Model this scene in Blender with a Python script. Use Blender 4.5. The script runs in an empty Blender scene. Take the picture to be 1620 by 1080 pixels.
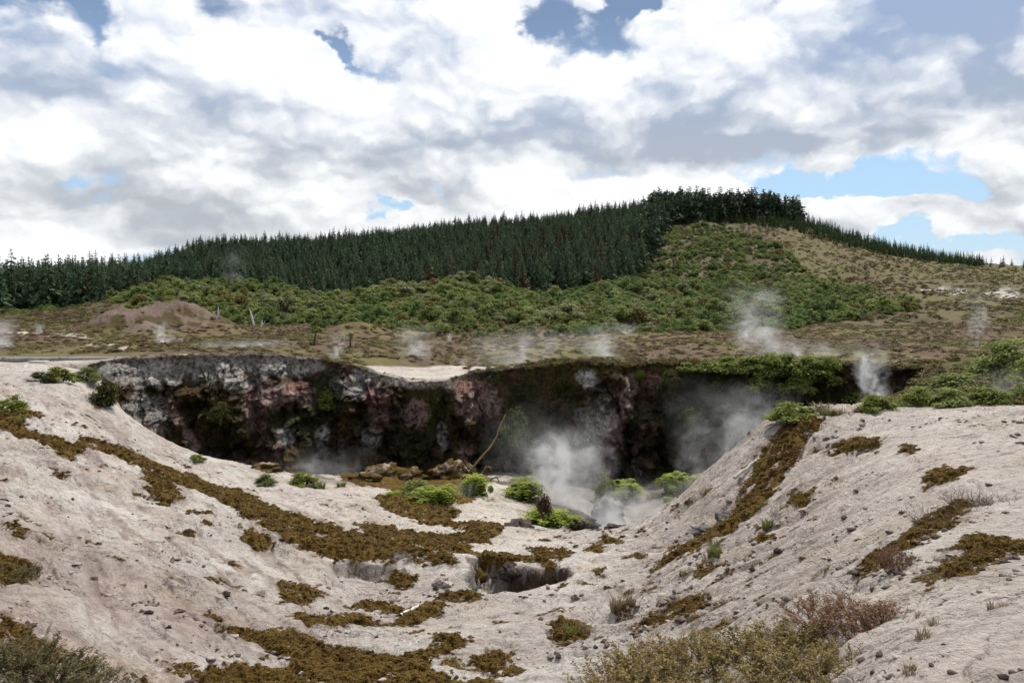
import bpy, math, random
import numpy as np
from mathutils import Vector, Matrix, Euler

R = math.radians
random.seed(7)
rng = np.random.default_rng(7)
scene = bpy.context.scene
C = scene.collection

# ------------------------------------------------------------------ camera
FPX, PW, PH = 1260.0, 1620.0, 1080.0          # focal length and size of the photograph in pixels
EYE = 3.0                                     # eye height above the level of the plain
PITCH = math.atan(55.0 / FPX)                 # the lens looks a little below the horizon
cam = bpy.data.cameras.new('camera')
cam.sensor_width = 36.0
cam.lens = 36.0 * FPX / PW
cam.clip_start = 0.1
cam.clip_end = 20000.0
cam_ob = bpy.data.objects.new('camera', cam)
C.objects.link(cam_ob)
cam_ob.location = (0, 0, EYE)
cam_ob.rotation_euler = (R(90) - PITCH, 0, 0)
scene.camera = cam_ob

# ------------------------------------------------------------------ sun, sky, exposure
SUN_EL, SUN_AZ = 58.0, 24.0                   # degrees above the horizon, degrees to the right of straight ahead
sd = bpy.data.lights.new('sun', 'SUN')
sd.energy = 5.0
sd.angle = R(0.5)
sd.color = (1.0, 0.95, 0.88)
sun = bpy.data.objects.new('sun', sd)
C.objects.link(sun)
sun_dir = Vector((math.sin(R(SUN_AZ)) * math.cos(R(SUN_EL)), math.cos(R(SUN_AZ)) * math.cos(R(SUN_EL)), math.sin(R(SUN_EL))))
sun.rotation_euler = (-sun_dir).to_track_quat('-Z', 'Y').to_euler()
sun.location = (0, 0, 60)

scene.view_settings.view_transform = 'Standard'
scene.view_settings.look = 'None'
scene.view_settings.gamma = 1.0
scene.view_settings.exposure = 0.12
scene.view_settings.use_curve_mapping = False


class NT:
    """small helper to write node trees as expressions"""
    def __init__(s, tree):
        s.t = tree
        tree.nodes.clear()

    def n(s, typ, **kw):
        nd = s.t.nodes.new(typ)
        for k, v in kw.items():
            setattr(nd, k, v)
        return nd

    def put(s, sock, v):
        if isinstance(v, bpy.types.NodeSocket):
            s.t.links.new(v, sock)
        elif v is not None:
            try:
                sock.default_value = v
            except Exception:
                sock.default_value = tuple(v) + (1.0,) if len(v) == 3 else v

    def m(s, op, a, b=None, c=None, clamp=False):
        nd = s.n('ShaderNodeMath', operation=op, use_clamp=clamp)
        s.put(nd.inputs[0], a)
        if b is not None: s.put(nd.inputs[1], b)
        if c is not None: s.put(nd.inputs[2], c)
        return nd.outputs[0]

    def vm(s, op, a, b=None):
        nd = s.n('ShaderNodeVectorMath', operation=op)
        s.put(nd.inputs[0], a)
        if b is not None: s.put(nd.inputs[1], b)
        return nd.outputs[0]

    def mix(s, f, a, b, blend='MIX'):
        nd = s.n('ShaderNodeMix', data_type='RGBA', blend_type=blend)
        s.put(nd.inputs[0], f); s.put(nd.inputs[6], a); s.put(nd.inputs[7], b)
        return nd.outputs[2]

    def noise(s, vec, scale, detail=4, rough=0.55, dist=0.0, out=0):
        nd = s.n('ShaderNodeTexNoise')
        if vec is not None: s.put(nd.inputs['Vector'], vec)
        nd.inputs['Scale'].default_value = scale
        nd.inputs['Detail'].default_value = detail
        nd.inputs['Roughness'].default_value = rough
        nd.inputs['Distortion'].default_value = dist
        return nd.outputs[out]

    def ramp(s, f, lo, hi, a=0.0, b=1.0, smooth=True):
        nd = s.n('ShaderNodeMapRange', interpolation_type='SMOOTHSTEP' if smooth else 'LINEAR')
        s.put(nd.inputs[0], f)
        for i, v in zip((1, 2, 3, 4), (lo, hi, a, b)): s.put(nd.inputs[i], v)
        return nd.outputs[0]


def build_world():
    w = bpy.data.worlds.new('World')
    scene.world = w
    w.use_nodes = True
    t = NT(w.node_tree)
    tc = t.n('ShaderNodeTexCoord')
    d = tc.outputs['Generated']
    sep = t.n('ShaderNodeSeparateXYZ'); t.put(sep.inputs[0], d)
    x, y, z = sep.outputs
    az = t.m('ARCTAN2', x, y)
    el = t.m('ARCSINE', z)
    sky = t.n('ShaderNodeTexSky', sky_type='NISHITA')
    sky.sun_disc = False
    sky.sun_elevation = R(SUN_EL)
    sky.sun_rotation = R(SUN_AZ)
    sky.altitude = 400; sky.air_density = 1.0; sky.dust_density = 1.2; sky.ozone_density = 1.0
    sky_col = t.vm('SCALE', sky.outputs[0])
    sky_col.node.inputs['Scale'].default_value = 0.12
    # cloud layer: billowing noise over the directions of the sky, squeezed towards the horizon
    comb = t.n('ShaderNodeCombineXYZ')
    t.put(comb.inputs[0], az)
    t.put(comb.inputs[1], t.m('MULTIPLY', el, 1.5))
    p0 = comb.outputs[0]
    warp = t.noise(p0, 6.5, 5, 0.62, 0, 1); warp.node.noise_dimensions = '2D'
    wv = t.vm('SUBTRACT', warp, (0.5, 0.5, 0.5))
    wsc = t.vm('SCALE', wv); wsc.node.inputs['Scale'].default_value = 0.075
    p = t.vm('ADD', p0, wsc)
    wbl = t.vm('SCALE', wv); wbl.node.inputs['Scale'].default_value = 0.16
    pb = t.vm('ADD', p0, wbl)

    def blobs(lst):
        acc = None
        for px, py, rx, ry, a in lst:
            ca = math.atan((px - 810) / FPX); ce = math.atan((485 - py) / FPX) * 1.5
            kx, ky = FPX / rx, FPX / ry / 1.5
            nd = t.n('ShaderNodeVectorMath', operation='MULTIPLY_ADD')
            t.put(nd.inputs[0], pb); nd.inputs[1].default_value = (kx, ky, 0); nd.inputs[2].default_value = (-ca * kx, -ce * ky, 0)
            dt = t.n('ShaderNodeVectorMath', operation='DOT_PRODUCT')
            t.put(dt.inputs[0], nd.outputs[0]); t.put(dt.inputs[1], nd.outputs[0])
            g = t.m('POWER', 0.3679, dt.outputs['Value'])
            acc = t.m('MULTIPLY', g, a) if acc is None else t.m('MULTIPLY_ADD', g, a, acc)
        return acc
    cover = blobs(COVER)      # where the cloud cover opens (negative) or closes (positive)
    grey = blobs(GREY)        # thick, shaded undersides

    def n2d(vec, scale, detail, rough):
        o = t.noise(vec, scale, detail, rough)
        o.node.noise_dimensions = '2D'
        return o

    def billow(vec, scale, detail):
        nd = t.n('ShaderNodeTexVoronoi', voronoi_dimensions='2D', feature='SMOOTH_F1')
        t.put(nd.inputs['Vector'], vec)
        nd.inputs['Scale'].default_value = scale; nd.inputs['Detail'].default_value = detail
        nd.inputs['Roughness'].default_value = .5; nd.inputs['Lacunarity'].default_value = 2.3; nd.inputs['Smoothness'].default_value = .6
        return nd.outputs['Distance']

    def field(vec, det):
        return t.m('MULTIPLY_ADD', billow(vec, 6.5, det), -.62, n2d(vec, 5.0, 4 + det, .54))
    f0 = field(p, 2)
    f1 = field(t.vm('ADD', p, (0.012, 0.046, 0.0)), 0)
    f2 = field(t.vm('ADD', p, (0.003, 0.012, 0.0)), 2)
    lowf = n2d(t.vm('ADD', p0, (3.1, 1.7, 0.4)), 3.0, 2, 0.5)
    dens = t.m('MULTIPLY_ADD', t.m('SUBTRACT', f0, .24), 1.0, t.m('MULTIPLY_ADD', lowf, .4, t.m('ADD', cover, .63)))
    alpha = t.ramp(dens, 0.34, 0.57)
    edge = t.ramp(dens, 0.45, 0.95)
    lit = t.m('MULTIPLY_ADD', t.m('SUBTRACT', f0, f1), 1.4, .78)
    lit = t.m('MULTIPLY_ADD', t.m('SUBTRACT', f0, f2), 1.5, lit)
    lit = t.m('MULTIPLY_ADD', edge, -.10, lit)
    lit = t.m('MULTIPLY_ADD', grey, -.75, lit)
    lit = t.ramp(lit, -0.30, 0.90, 0.0, 1.0)
    shade_col = t.mix(t.ramp(el, 0.10, 0.34), (0.45, 0.485, 0.53, 1), (0.33, 0.43, 0.62, 1))
    ccol = t.mix(lit, shade_col, (.97, .985, 1.0, 1))
    deep = t.mix(t.ramp(el, 0.17, 0.36), t.mix(0.6, sky_col, (0.36, 0.60, 0.86, 1)), (0.20, 0.29, 0.46, 1))
    col = t.mix(alpha, deep, ccol)
    # below the horizon the sky carries on as a soft haze colour
    col = t.mix(t.ramp(el, -0.06, -0.01), (0.30, 0.32, 0.33, 1), col)
    bg = t.n('ShaderNodeBackground'); t.put(bg.inputs[0], col); bg.inputs[1].default_value = 1.0
    out = t.n('ShaderNodeOutputWorld')
    t.t.links.new(bg.outputs[0], out.inputs[0])
    w.cycles.sampling_method = 'MANUAL'
    w.cycles.sample_map_resolution = 512


COVER = [(1420, 312, 150, 36, -.56), (1310, 325, 90, 36, -.60), (1560, 275, 120, 26, -.52), (1560, 400, 130, 15, -.50), (1440, 395, 80, 9, -.35),
         (612, 345, 30, 15, -.52), (678, 292, 11, 18, -.46), (100, 302, 46, 17, -.44), (455, 364, 40, 7, -.36),
         (70, 80, 110, 36, -.40), (180, 118, 80, 30, -.38), (840, 22, 85, 24, -.44), (990, 10, 60, 20, -.5), (525, 105, 22, 22, -.40),
         (1470, 356, 160, 15, .42), (1610, 322, 60, 36, .36), (1290, 350, 40, 12, .26), (1370, 268, 56, 20, .30),
         (800, 130, 520, 110, .20), (380, 290, 330, 60, .22), (1000, 240, 400, 80, .24), (1500, 110, 220, 110, .22), (130, 370, 220, 34, .20), (700, 390, 400, 30, .15), (1100, 330, 150, 60, .15), (60, 200, 220, 60, .18)]
GREY = [(280, 285, 240, 28, .34), (420, 335, 250, 24, .42), (610, 300, 160, 18, .28), (980, 222, 330, 36, .36), (1130, 175, 110, 50, .24), (870, 150, 60, 44, .30), (1260, 240, 240, 22, .32),
        (640, 180, 80, 50, .30), (700, 215, 70, 30, .22), (1510, 90, 120, 75, 1.15), (1440, 165, 170, 44, .30), (1600, 190, 110, 44, .34), (40, 190, 60, 30, .2), (120, 225, 130, 20, .2),
        (1180, 50, 70, 44, .22), (300, 384, 180, 10, .22),
        (900, 105, 220, 50, -.35), (840, 60, 150, 36, -.2), (680, 90, 190, 70, -.22), (480, 120, 190, 50, -.16), (780, 275, 140, 24, -.2), (150, 262, 120, 14, -.14), (1500, 335, 140, 16, -.2)]
build_world()

# ------------------------------------------------------------------ render settings
cy = scene.cycles
cy.use_denoising = True
cy.max_bounces = 4
cy.diffuse_bounces = 2
cy.glossy_bounces = 2
cy.transmission_bounces = 3
cy.transparent_max_bounces = 6
cy.volume_bounces = 1
cy.volume_step_rate = 1.5
cy.volume_max_steps = 96
cy.use_adaptive_sampling = True
cy.adaptive_threshold = 0.03
cy.sample_clamp_indirect = 4.0

# ------------------------------------------------------------------ pixel <-> place
cp, sp_ = math.cos(PITCH), math.sin(PITCH)


def uv_of(px, py):
    """a photograph pixel as the slopes X/Y and Z/Y of its ray"""
    cx = (np.asarray(px, float) - PW / 2) / FPX
    cyy = (PH / 2 - np.asarray(py, float)) / FPX
    dy = cp + cyy * sp_
    return cx / dy, (-sp_ + cyy * cp) / dy


def at(px, py, Y):
    u, v = uv_of(px, py)
    return np.stack([u * Y, np.asarray(Y, float) * np.ones_like(u), EYE + v * Y], -1)


def pix(X, Y, Z):
    dz = Z - EYE
    f = Y * cp - dz * sp_
    upc = Y * sp_ + dz * cp
    return PW / 2 + FPX * X / f, PH / 2 - FPX * upc / f


# ------------------------------------------------------------------ noise
_perm = np.random.default_rng(3).permutation(256)
_perm = np.concatenate([_perm, _perm, _perm]).astype(np.int32)
_ga = np.random.default_rng(4).uniform(0, 2 * math.pi, 256)
_gx, _gy = np.cos(_ga).astype(np.float32), np.sin(_ga).astype(np.float32)


def perlin(x, y, z=0.0):
    x, y = np.broadcast_arrays(np.asarray(x, np.float32), np.asarray(y, np.float32))
    sh = x.shape
    x = x.ravel() if x.ndim else x.reshape(1); y = y.ravel() if y.ndim else y.reshape(1)
    zo = int(round(float(np.mean(z)) * 37.7)) & 255
    out = np.empty(x.shape, np.float32)
    for i0 in range(0, len(x), 65536):
        xs, ys_ = x[i0:i0 + 65536], y[i0:i0 + 65536]
        fx, fy = np.floor(xs), np.floor(ys_)
        xf, yf = xs - fx, ys_ - fy
        xi, yi = fx.astype(np.int32) & 255, fy.astype(np.int32) & 255
        a = xf * xf * xf * (xf * (xf * 6 - 15) + 10); b = yf * yf * yf * (yf * (yf * 6 - 15) + 10)
        x1, y1 = (xi + 1) & 255, (yi + 1) & 255
        p0, p1 = _perm[_perm[xi + zo] & 255], _perm[_perm[x1 + zo] & 255]
        h00, h10, h01, h11 = _perm[p0 + yi], _perm[p1 + yi], _perm[p0 + y1], _perm[p1 + y1]
        n00 = _gx[h00] * xf + _gy[h00] * yf; n10 = _gx[h10] * (xf - 1) + _gy[h10] * yf
        n01 = _gx[h01] * xf + _gy[h01] * (yf - 1); n11 = _gx[h11] * (xf - 1) + _gy[h11] * (yf - 1)
        l = n00 + a * (n10 - n00); r = n01 + a * (n11 - n01)
        out[i0:i0 + 65536] = (l + b * (r - l)) * 1.5
    return out.reshape(sh) if sh else float(out[0])


def fbm(x, y, z=0.0, o=4, g=0.5):
    t, a, f = 0, 1.0, 1.0
    for k in range(o):
        t = t + a * perlin(x * f + k * 17.3, y * f - k * 9.1, z + k * 3.7)
        a *= g; f *= 2.03
    return t


def sstep(x, a, b):
    t = np.clip((x - a) / (b - a), 0, 1)
    return t * t * (3 - 2 * t)


class TPS:
    def __init__(s, P, v, lam=1e-3):
        s.P = np.asarray(P, float); n = len(s.P)
        K = s.k(s.P, s.P) + lam * np.eye(n)
        Q = np.c_[np.ones(n), s.P]
        A = np.block([[K, Q], [Q.T, np.zeros((3, 3))]])
        s.w = np.linalg.solve(A, np.r_[np.asarray(v, float), np.zeros(3)])

    def k(s, A, B):
        d2 = (A[:, :1] - B[:, 0]) ** 2 + (A[:, 1:] - B[:, 1]) ** 2
        return 0.5 * d2 * np.log(d2 + 1e-9)

    def __call__(s, A):
        out = np.empty(len(A))
        for i in range(0, len(A), 40000):
            q = A[i:i + 40000]
            out[i:i + 40000] = s.k(q, s.P) @ s.w[:-3] + s.w[-3] + q @ s.w[-2:]
        return out


def interp(px, table):
    t = np.array(table, float)
    return np.interp(px, t[:, 0], t[:, 1])


# ------------------------------------------------------------------ shape of the land
# rim of the crater wall: photograph column -> distance, row of its upper edge
RIM_Y = [(-400, 40), (100, 39.5), (200, 41.5), (300, 43.5), (450, 45), (620, 46.5), (700, 46), (760, 45.5), (900, 46), (1050, 46), (1200, 44.5), (1320, 43), (1480, 42), (2000, 42)]
RIM_P = [(-400, 578), (60, 578), (150, 575), (200, 567), (300, 562), (400, 560), (480, 565), (540, 572), (580, 585), (640, 600), (690, 606), (712, 598), (728, 587), (760, 585), (800, 583), (840, 577), (870, 572), (930, 570), (1000, 577), (1050, 572), (1120, 577), (1200, 574), (1320, 574), (1400, 580), (1480, 581), (2000, 580)]
NEAR = [  # (column, row, distance) on the clay slopes and the crater floor
    (800, 1200, 6.8), (800, 1080, 9), (800, 1020, 11.2), (800, 975, 13.5), (820, 948, 15.4), (830, 905, 17.6), (830, 870, 20.3), (860, 836, 24.5), (800, 830, 25.5), (800, 800, 31), (800, 770, 38), (790, 750, 43), (790, 742, 47),
    (950, 836, 24), (950, 858, 27), (960, 845, 31), (960, 800, 38), (960, 770, 43), (960, 760, 47), (1050, 870, 27), (1060, 850, 31), (1060, 790, 38), (1060, 765, 43), (1080, 760, 47),
    (930, 880, 18.5), (900, 1000, 11.8), (920, 1080, 8.8), (950, 940, 14.5),
    (1000, 830, 22.5), (1050, 800, 22.2), (1100, 762, 22), (1150, 718, 22), (1190, 684, 22), (1215, 660, 22.3), (1300, 648, 22), (1260, 652, 23.5), (1330, 655, 21),
    (1100, 845, 18.6), (1000, 890, 16.8), (1060, 915, 13.8), (1150, 830, 17), (1180, 770, 18.8), (1250, 705, 19.5), (1250, 790, 15.7), (1320, 725, 17.3), (1350, 795, 13.2), (1200, 880, 12.2), (1100, 960, 11), (1020, 985, 11.2), (1000, 1060, 8.6), (1250, 900, 10.6), (1200, 960, 9), (1330, 870, 10), (1400, 780, 12),
    (1120, 1010, 8.6), (1300, 950, 7.0), (1200, 1020, 6.6), (1100, 1080, 6.6), (1000, 1140, 6.8), (1360, 920, 7.2), (1420, 890, 7.2), (1480, 830, 8.6), (1540, 785, 10), (1450, 705, 15.2), (1600, 720, 12.4), (1620, 640, 20.5), (1450, 655, 19.5), (1700, 780, 9.6), (1620, 900, 6), (1500, 1000, 4.4), (1400, 1080, 3.9), (1620, 1080, 3.4), (1300, 1180, 3.6), (1800, 1080, 3.3), (1800, 640, 20), (1900, 720, 12.5), (1250, 1080, 5.2), (1330, 1000, 5.6),
    (1150, 830, 26), (1200, 810, 27), (1260, 760, 27.5), (1300, 700, 27), (1350, 660, 26), (1180, 790, 33), (1250, 760, 33), (1330, 700, 33), (1400, 650, 32), (1180, 755, 40), (1280, 745, 40), (1360, 700, 39), (1400, 660, 38), (1440, 640, 38), (1200, 750, 45), (1320, 740, 45), (1420, 640, 43),
    (1430, 636, 24), (1480, 628, 26), (1480, 605, 33), (1480, 588, 39), (1560, 620, 25), (1560, 585, 38), (1650, 620, 24), (1650, 585, 38), (1480, 581, 44), (1560, 575, 44), (1900, 600, 30), (1900, 575, 44), (1700, 575, 44),
    (0, 575, 42), (0, 590, 36), (0, 612, 30), (100, 588, 37), (110, 605, 33), (100, 640, 27.5), (0, 660, 24), (0, 700, 20.5), (0, 760, 15.8), (0, 820, 12.4), (0, 900, 9), (0, 960, 7.6), (0, 1080, 5.7), (60, 1000, 7.2), (100, 1060, 6.6), (150, 1080, 6.9), (-200, 580, 42), (-200, 620, 28), (-200, 750, 14), (-200, 900, 8), (-200, 1100, 5), (-300, 600, 34),
    (60, 668, 24), (150, 690, 25), (130, 662, 27), (180, 640, 33), (200, 705, 27.5), (210, 690, 37), (200, 672, 40), (170, 610, 38), (240, 700, 41), (200, 740, 22.5), (200, 800, 17.8), (200, 880, 13), (200, 1000, 9.2), (260, 1080, 7.8), (100, 880, 11.2), (100, 780, 16.5), (100, 960, 8.4), (180, 1020, 8.3),
    (300, 762, 23.2), (300, 735, 30), (310, 720, 37), (330, 725, 42), (300, 830, 17.6), (300, 930, 12.2), (350, 1000, 10.8), (400, 1080, 8.9), (400, 800, 22.4), (400, 870, 17.4), (400, 940, 13.4), (420, 750, 32), (420, 745, 42), (500, 835, 20.4), (480, 900, 17), (500, 780, 30), (500, 752, 42), (550, 850, 20), (560, 930, 16.2), (540, 965, 14.2), (560, 1020, 11.4), (600, 1080, 8.9),
    (600, 865, 19), (600, 915, 17.2), (620, 945, 15.8), (680, 880, 18.2), (690, 935, 16.6), (680, 960, 15), (700, 1020, 11.3), (600, 800, 27.5), (600, 770, 35), (600, 748, 43), (700, 830, 24.6), (700, 790, 31), (700, 752, 43), (740, 872, 19.6), (750, 945, 15.8), (650, 845, 22), (700, 745, 47), (500, 745, 47), (350, 725, 47), (1440, 640, 47)]
FAR = []   # (column, row, distance) of plain and hills
for px in (-400, -100, 100, 300, 500, 700, 900, 1100, 1300, 1500, 1750, 2000):
    for Yd, z in ((58, 0), (72, 0), (92, 0)):
        zz = z
        if 500 < px < 1000: zz = -0.9 if Yd == 58 else -0.65
        if px >= 1500 and Yd == 92: zz = 0.8
        u_, _ = uv_of(px, 500)
        FAR.append((u_, Yd, zz))
    FAR.append((uv_of(px, 500)[0], 1100, 6)); FAR.append((uv_of(px, 500)[0], 2600, 0))
for px, row, Yd in [
    (-400, 520, 110), (-100, 518, 110), (0, 516, 120), (0, 503, 200), (100, 501, 200), (-150, 503, 200), (60, 497, 260), (150, 495, 230), (-150, 498, 260), (-400, 495, 300), (-100, 495, 300), (0, 494, 300), (150, 492, 300), (-400, 470, 480), (-100, 474, 480), (0, 474, 480), (150, 470, 480), (210, 458, 470),
    (200, 470, 200), (340, 450, 200), (340, 452, 255), (340, 399, 450), (340, 490, 140), (200, 500, 140), (340, 520, 100), (250, 436, 450), (290, 415, 450),
    (500, 490, 160), (500, 486, 200), (460, 478, 200), (545, 480, 200), (500, 482, 240), (500, 400, 455), (500, 505, 130), (500, 526, 100), (440, 465, 190),
    (600, 462, 195), (700, 452, 200), (700, 455, 250), (700, 374, 470), (700, 500, 130), (700, 526, 100), (600, 389, 460),
    (800, 460, 200), (800, 367, 480), (850, 480, 200), (850, 478, 230), (900, 476, 200), (900, 474, 240), (960, 470, 230), (900, 359, 500), (900, 505, 130), (900, 528, 100), (980, 450, 220), (1000, 405, 330), (980, 346, 500),
    (1060, 362, 440), (1050, 342, 500), (1060, 455, 215), (1060, 500, 140), (1060, 528, 100), (1150, 346, 500), (1150, 372, 420), (1150, 420, 310), (1150, 470, 200), (1150, 505, 130), (1150, 526, 100),
    (1250, 351, 500), (1250, 372, 440), (1250, 400, 350), (1250, 465, 205), (1250, 508, 125), (1350, 385, 490), (1350, 397, 430), (1350, 425, 330), (1350, 478, 200), (1350, 515, 120), (1450, 408, 490), (1450, 415, 430), (1450, 440, 320), (1450, 480, 200), (1450, 518, 120),
    (1550, 422, 490), (1550, 430, 400), (1550, 455, 280), (1550, 490, 180), (1620, 424, 490), (1620, 455, 280), (1620, 495, 170), (1620, 520, 120), (1900, 430, 490), (1900, 460, 280), (1900, 495, 170),
    (340, 440, 700), (700, 425, 750), (900, 415, 780), (1050, 400, 780), (1150, 395, 780), (1250, 400, 780), (1450, 440, 760), (1620, 450, 760), (0, 470, 700), (-300, 475, 700), (1900, 450, 760)]:
    u_, v_ = uv_of(px, row)
    FAR.append((float(u_), Yd, EYE + float(v_) * Yd))
for px in range(-400, 2001, 50):
    Yd = float(interp(px, RIM_Y)); p_ = at(px, float(interp(px, RIM_P)), Yd)
    FAR.append((p_[0] / Yd, Yd + 0.4, p_[2]))

_n = np.array([(uv_of(a, b)[0], c, uv_of(a, b)[1]) for a, b, c in NEAR], float)
near_tps = TPS(np.c_[_n[:, 0], np.log(_n[:, 1])] * 3, _n[:, 2], 2e-4)
_f = np.array([(a, b, (z - EYE) / b) for a, b, z in FAR], float)
far_tps = TPS(np.c_[_f[:, 0], np.log(_f[:, 1])] * 3, _f[:, 2], 1e-4)


def rim_y(u):
    return interp(PW / 2 + FPX * np.asarray(u), RIM_Y)


def smooth_height(u, Y):
    """height of the land without its small relief"""
    u = np.asarray(u, float); Y = np.asarray(Y, float)
    sh = np.broadcast(u, Y).shape
    u = np.broadcast_to(u, sh).ravel(); Y = np.broadcast_to(Y, sh).ravel()
    yc = rim_y(u)
    a = np.zeros(len(u)); b = np.zeros(len(u))
    w = sstep(Y, yc + 0.5, yc + 1.0)
    mn = w < 1; mf = w > 0
    Q = np.c_[u, np.log(Y)] * 3
    if mn.any(): a[mn] = near_tps(Q[mn]) * Y[mn] + EYE
    if mf.any(): b[mf] = far_tps(Q[mf]) * Y[mf] + EYE
    return (a * (1 - w) + b * w).reshape(sh)


SINKS = []   # steep-sided holes: x, y, rx, ry, depth


def relief(X, Y, near):
    """small relief of the clay: lumps, rills running down the slopes"""
    u = X / Y
    r = fbm(X * 0.45, Y * 0.45, 0, 3) * 0.10 + fbm(X * 1.7, Y * 1.7, 3, 4) * 0.045
    right = sstep(u, 0.02, 0.16) * sstep(Y, 30, 22)
    left = sstep(u, -0.10, -0.24) * sstep(Y, 34, 26)
    rr = fbm(X * 0.32, Y * 2.6, 7, 4, 0.6)
    a, b = 0.60, -0.80
    lr = fbm((X * a + Y * b) * 0.40, (-X * b + Y * a) * 1.9, 11, 4, 0.6)
    shelf = 1 - .85 * sstep(u, .40, .50)
    right = right * shelf
    r = r * (.45 + .55 * shelf) - right * 0.10 * np.abs(rr) - left * 0.07 * np.abs(lr)
    cr = np.abs(perlin(X * 1.1 + perlin(X * 3, Y * 3) * .3, Y * 1.1, 5.5))
    r = r - 0.05 * sstep(cr, 0.07, 0.0) * (0.4 + sstep(perlin(X * .5, Y * .5, 9), -.1, .4))
    # crumbling crust in patches, shallow gullies on the banks
    patch = sstep(perlin(X * .33, Y * .33, 14.2) + .5 * perlin(X * 1.1, Y * 1.1, 14.9), -.15, .45)
    r = r + patch * shelf * (.046 * fbm(X * 3.3, Y * 3.3, 15.1, 4, .66))
    gx = np.where(u > 0, X * .22, (X * a + Y * b) * .25); gy = np.where(u > 0, Y * .95, (-X * b + Y * a) * .8)
    gl = np.abs(fbm(gx, gy, 16.3, 2))
    r = r - .09 * sstep(gl, .10, .0) * np.maximum(right, left * .8)
    return r * near


def height(u, Y):
    u = np.asarray(u, float); Y = np.asarray(Y, float)
    z = smooth_height(u, Y)
    X = u * Y
    yc = rim_y(u)
    near = 1 - sstep(Y, yc - 2.5, yc + 0.5)
    k = near > 0
    if k.any(): z[k] += relief(X[k], Y[k], near[k])
    far = sstep(Y, yc + 0.5, yc + 4)
    k = far > 0
    if k.any(): z[k] += far[k] * (fbm(X[k] * .12, Y[k] * .12, 2, 4) * np.minimum(0.18 + (Y[k] - 50) * .004, 1.6))
    for sx, sy, rx, ry, dp, rot in SINKS:
        c, s = math.cos(rot), math.sin(rot)
        dx = ((X - sx) * c + (Y - sy) * s) / rx; dy = (-(X - sx) * s + (Y - sy) * c) / ry
        k = dx * dx + dy * dy < 4
        if k.any():
            q = np.sqrt(dx[k] ** 2 + dy[k] ** 2) + 0.22 * perlin(X[k] * 1.3, Y[k] * 1.3, 4) + .20 * fbm(X[k] * 4.5, Y[k] * 4.5, 5, 3, .6)
            z[k] -= dp * (.55 * sstep(q, 1.0, .70) + .45 * sstep(q, .85, .25))
    for mx, my, rx, ry, h in MOUNDS:
        q = ((X - mx) / rx) ** 2 + ((Y - my) / ry) ** 2
        k = q < 5
        if k.any(): z[k] += h * np.exp(-q[k] * 1.3) * (1 + .30 * fbm(X[k] * .22, Y[k] * .22, 6, 4, .5))
    return z


MOUNDS = []


def ground_hit(px, py, ymin=3.0, ymax=700.0):
    """first place where the ray through a pixel meets the land"""
    px = np.atleast_1d(np.asarray(px, float)); py = np.atleast_1d(np.asarray(py, float))
    u, v = uv_of(px, py)
    Ys = np.exp(np.linspace(math.log(ymin), math.log(ymax), 420))
    zs = smooth_height(u[:, None], Ys[None, :])
    hit = (zs - EYE) / Ys[None, :] >= v[:, None]
    i = np.argmax(hit, 1)
    i[~hit.any(1)] = len(Ys) - 1
    i0 = np.maximum(i - 1, 0)
    f0 = (zs[np.arange(len(u)), i0] - EYE) / Ys[i0] - v; f1 = (zs[np.arange(len(u)), i] - EYE) / Ys[i] - v
    t = np.clip(np.where(f1 != f0, -f0 / (f1 - f0 + 1e-12), 0), 0, 1)
    Y = Ys[i0] * (1 - t) + Ys[i] * t
    return u * Y, Y


def spot(px, py, **k):
    X, Y = ground_hit([px], [py], **k)
    return float(X[0]), float(Y[0])


def zat(x, y):
    return float(height(np.array([x / y]), np.array([y]))[0])


# the steaming hole at the end of the mossy bank, a smaller one beside it
_x, _y = spot(822, 925); SINKS.append((_x, _y + .5, 1.2, .95, 1.0, 0.2))
_x, _y = spot(775, 905); SINKS.append((_x, _y + .45, .6, .7, .7, 0.1))
_x, _y = spot(565, 905); SINKS.append((_x, _y + .2, .8, .45, 0.30, -0.2))
# bare red mound and low brown mound on the plain
MOUNDS += [(*at(248, 500, 94)[:2], 6.0, 6.5, 1.9), (*at(178, 500, 90)[:2], 3.6, 4.5, 1.9), (*at(222, 500, 84)[:2], 2.2, 2.6, 1.4), (*at(300, 500, 96)[:2], 7, 6, 1.6), (*at(572, 530, 86)[:2], 4.0, 4.4, 1.75)]

# ------------------------------------------------------------------ materials
def principled(name):
    m = bpy.data.materials.new(name)
    m.use_nodes = True
    t = NT(m.node_tree)
    b = t.n('ShaderNodeBsdfPrincipled')
    o = t.n('ShaderNodeOutputMaterial')
    t.t.links.new(b.outputs[0], o.inputs[0])
    b.inputs['Roughness'].default_value = 0.95
    b.inputs['Specular IOR Level'].default_value = 0.15
    return m, t, b, o


def bump(t, b, h, strength, dist):
    n = t.n('ShaderNodeBump')
    n.inputs['Strength'].default_value = strength
    n.inputs['Distance'].default_value = dist
    t.put(n.inputs['Height'], h)
    t.t.links.new(n.outputs[0], b.inputs['Normal'])


def attr(t, name, out='Color'):
    a = t.n('ShaderNodeAttribute', attribute_name=name)
    return a.outputs[out]


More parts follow.
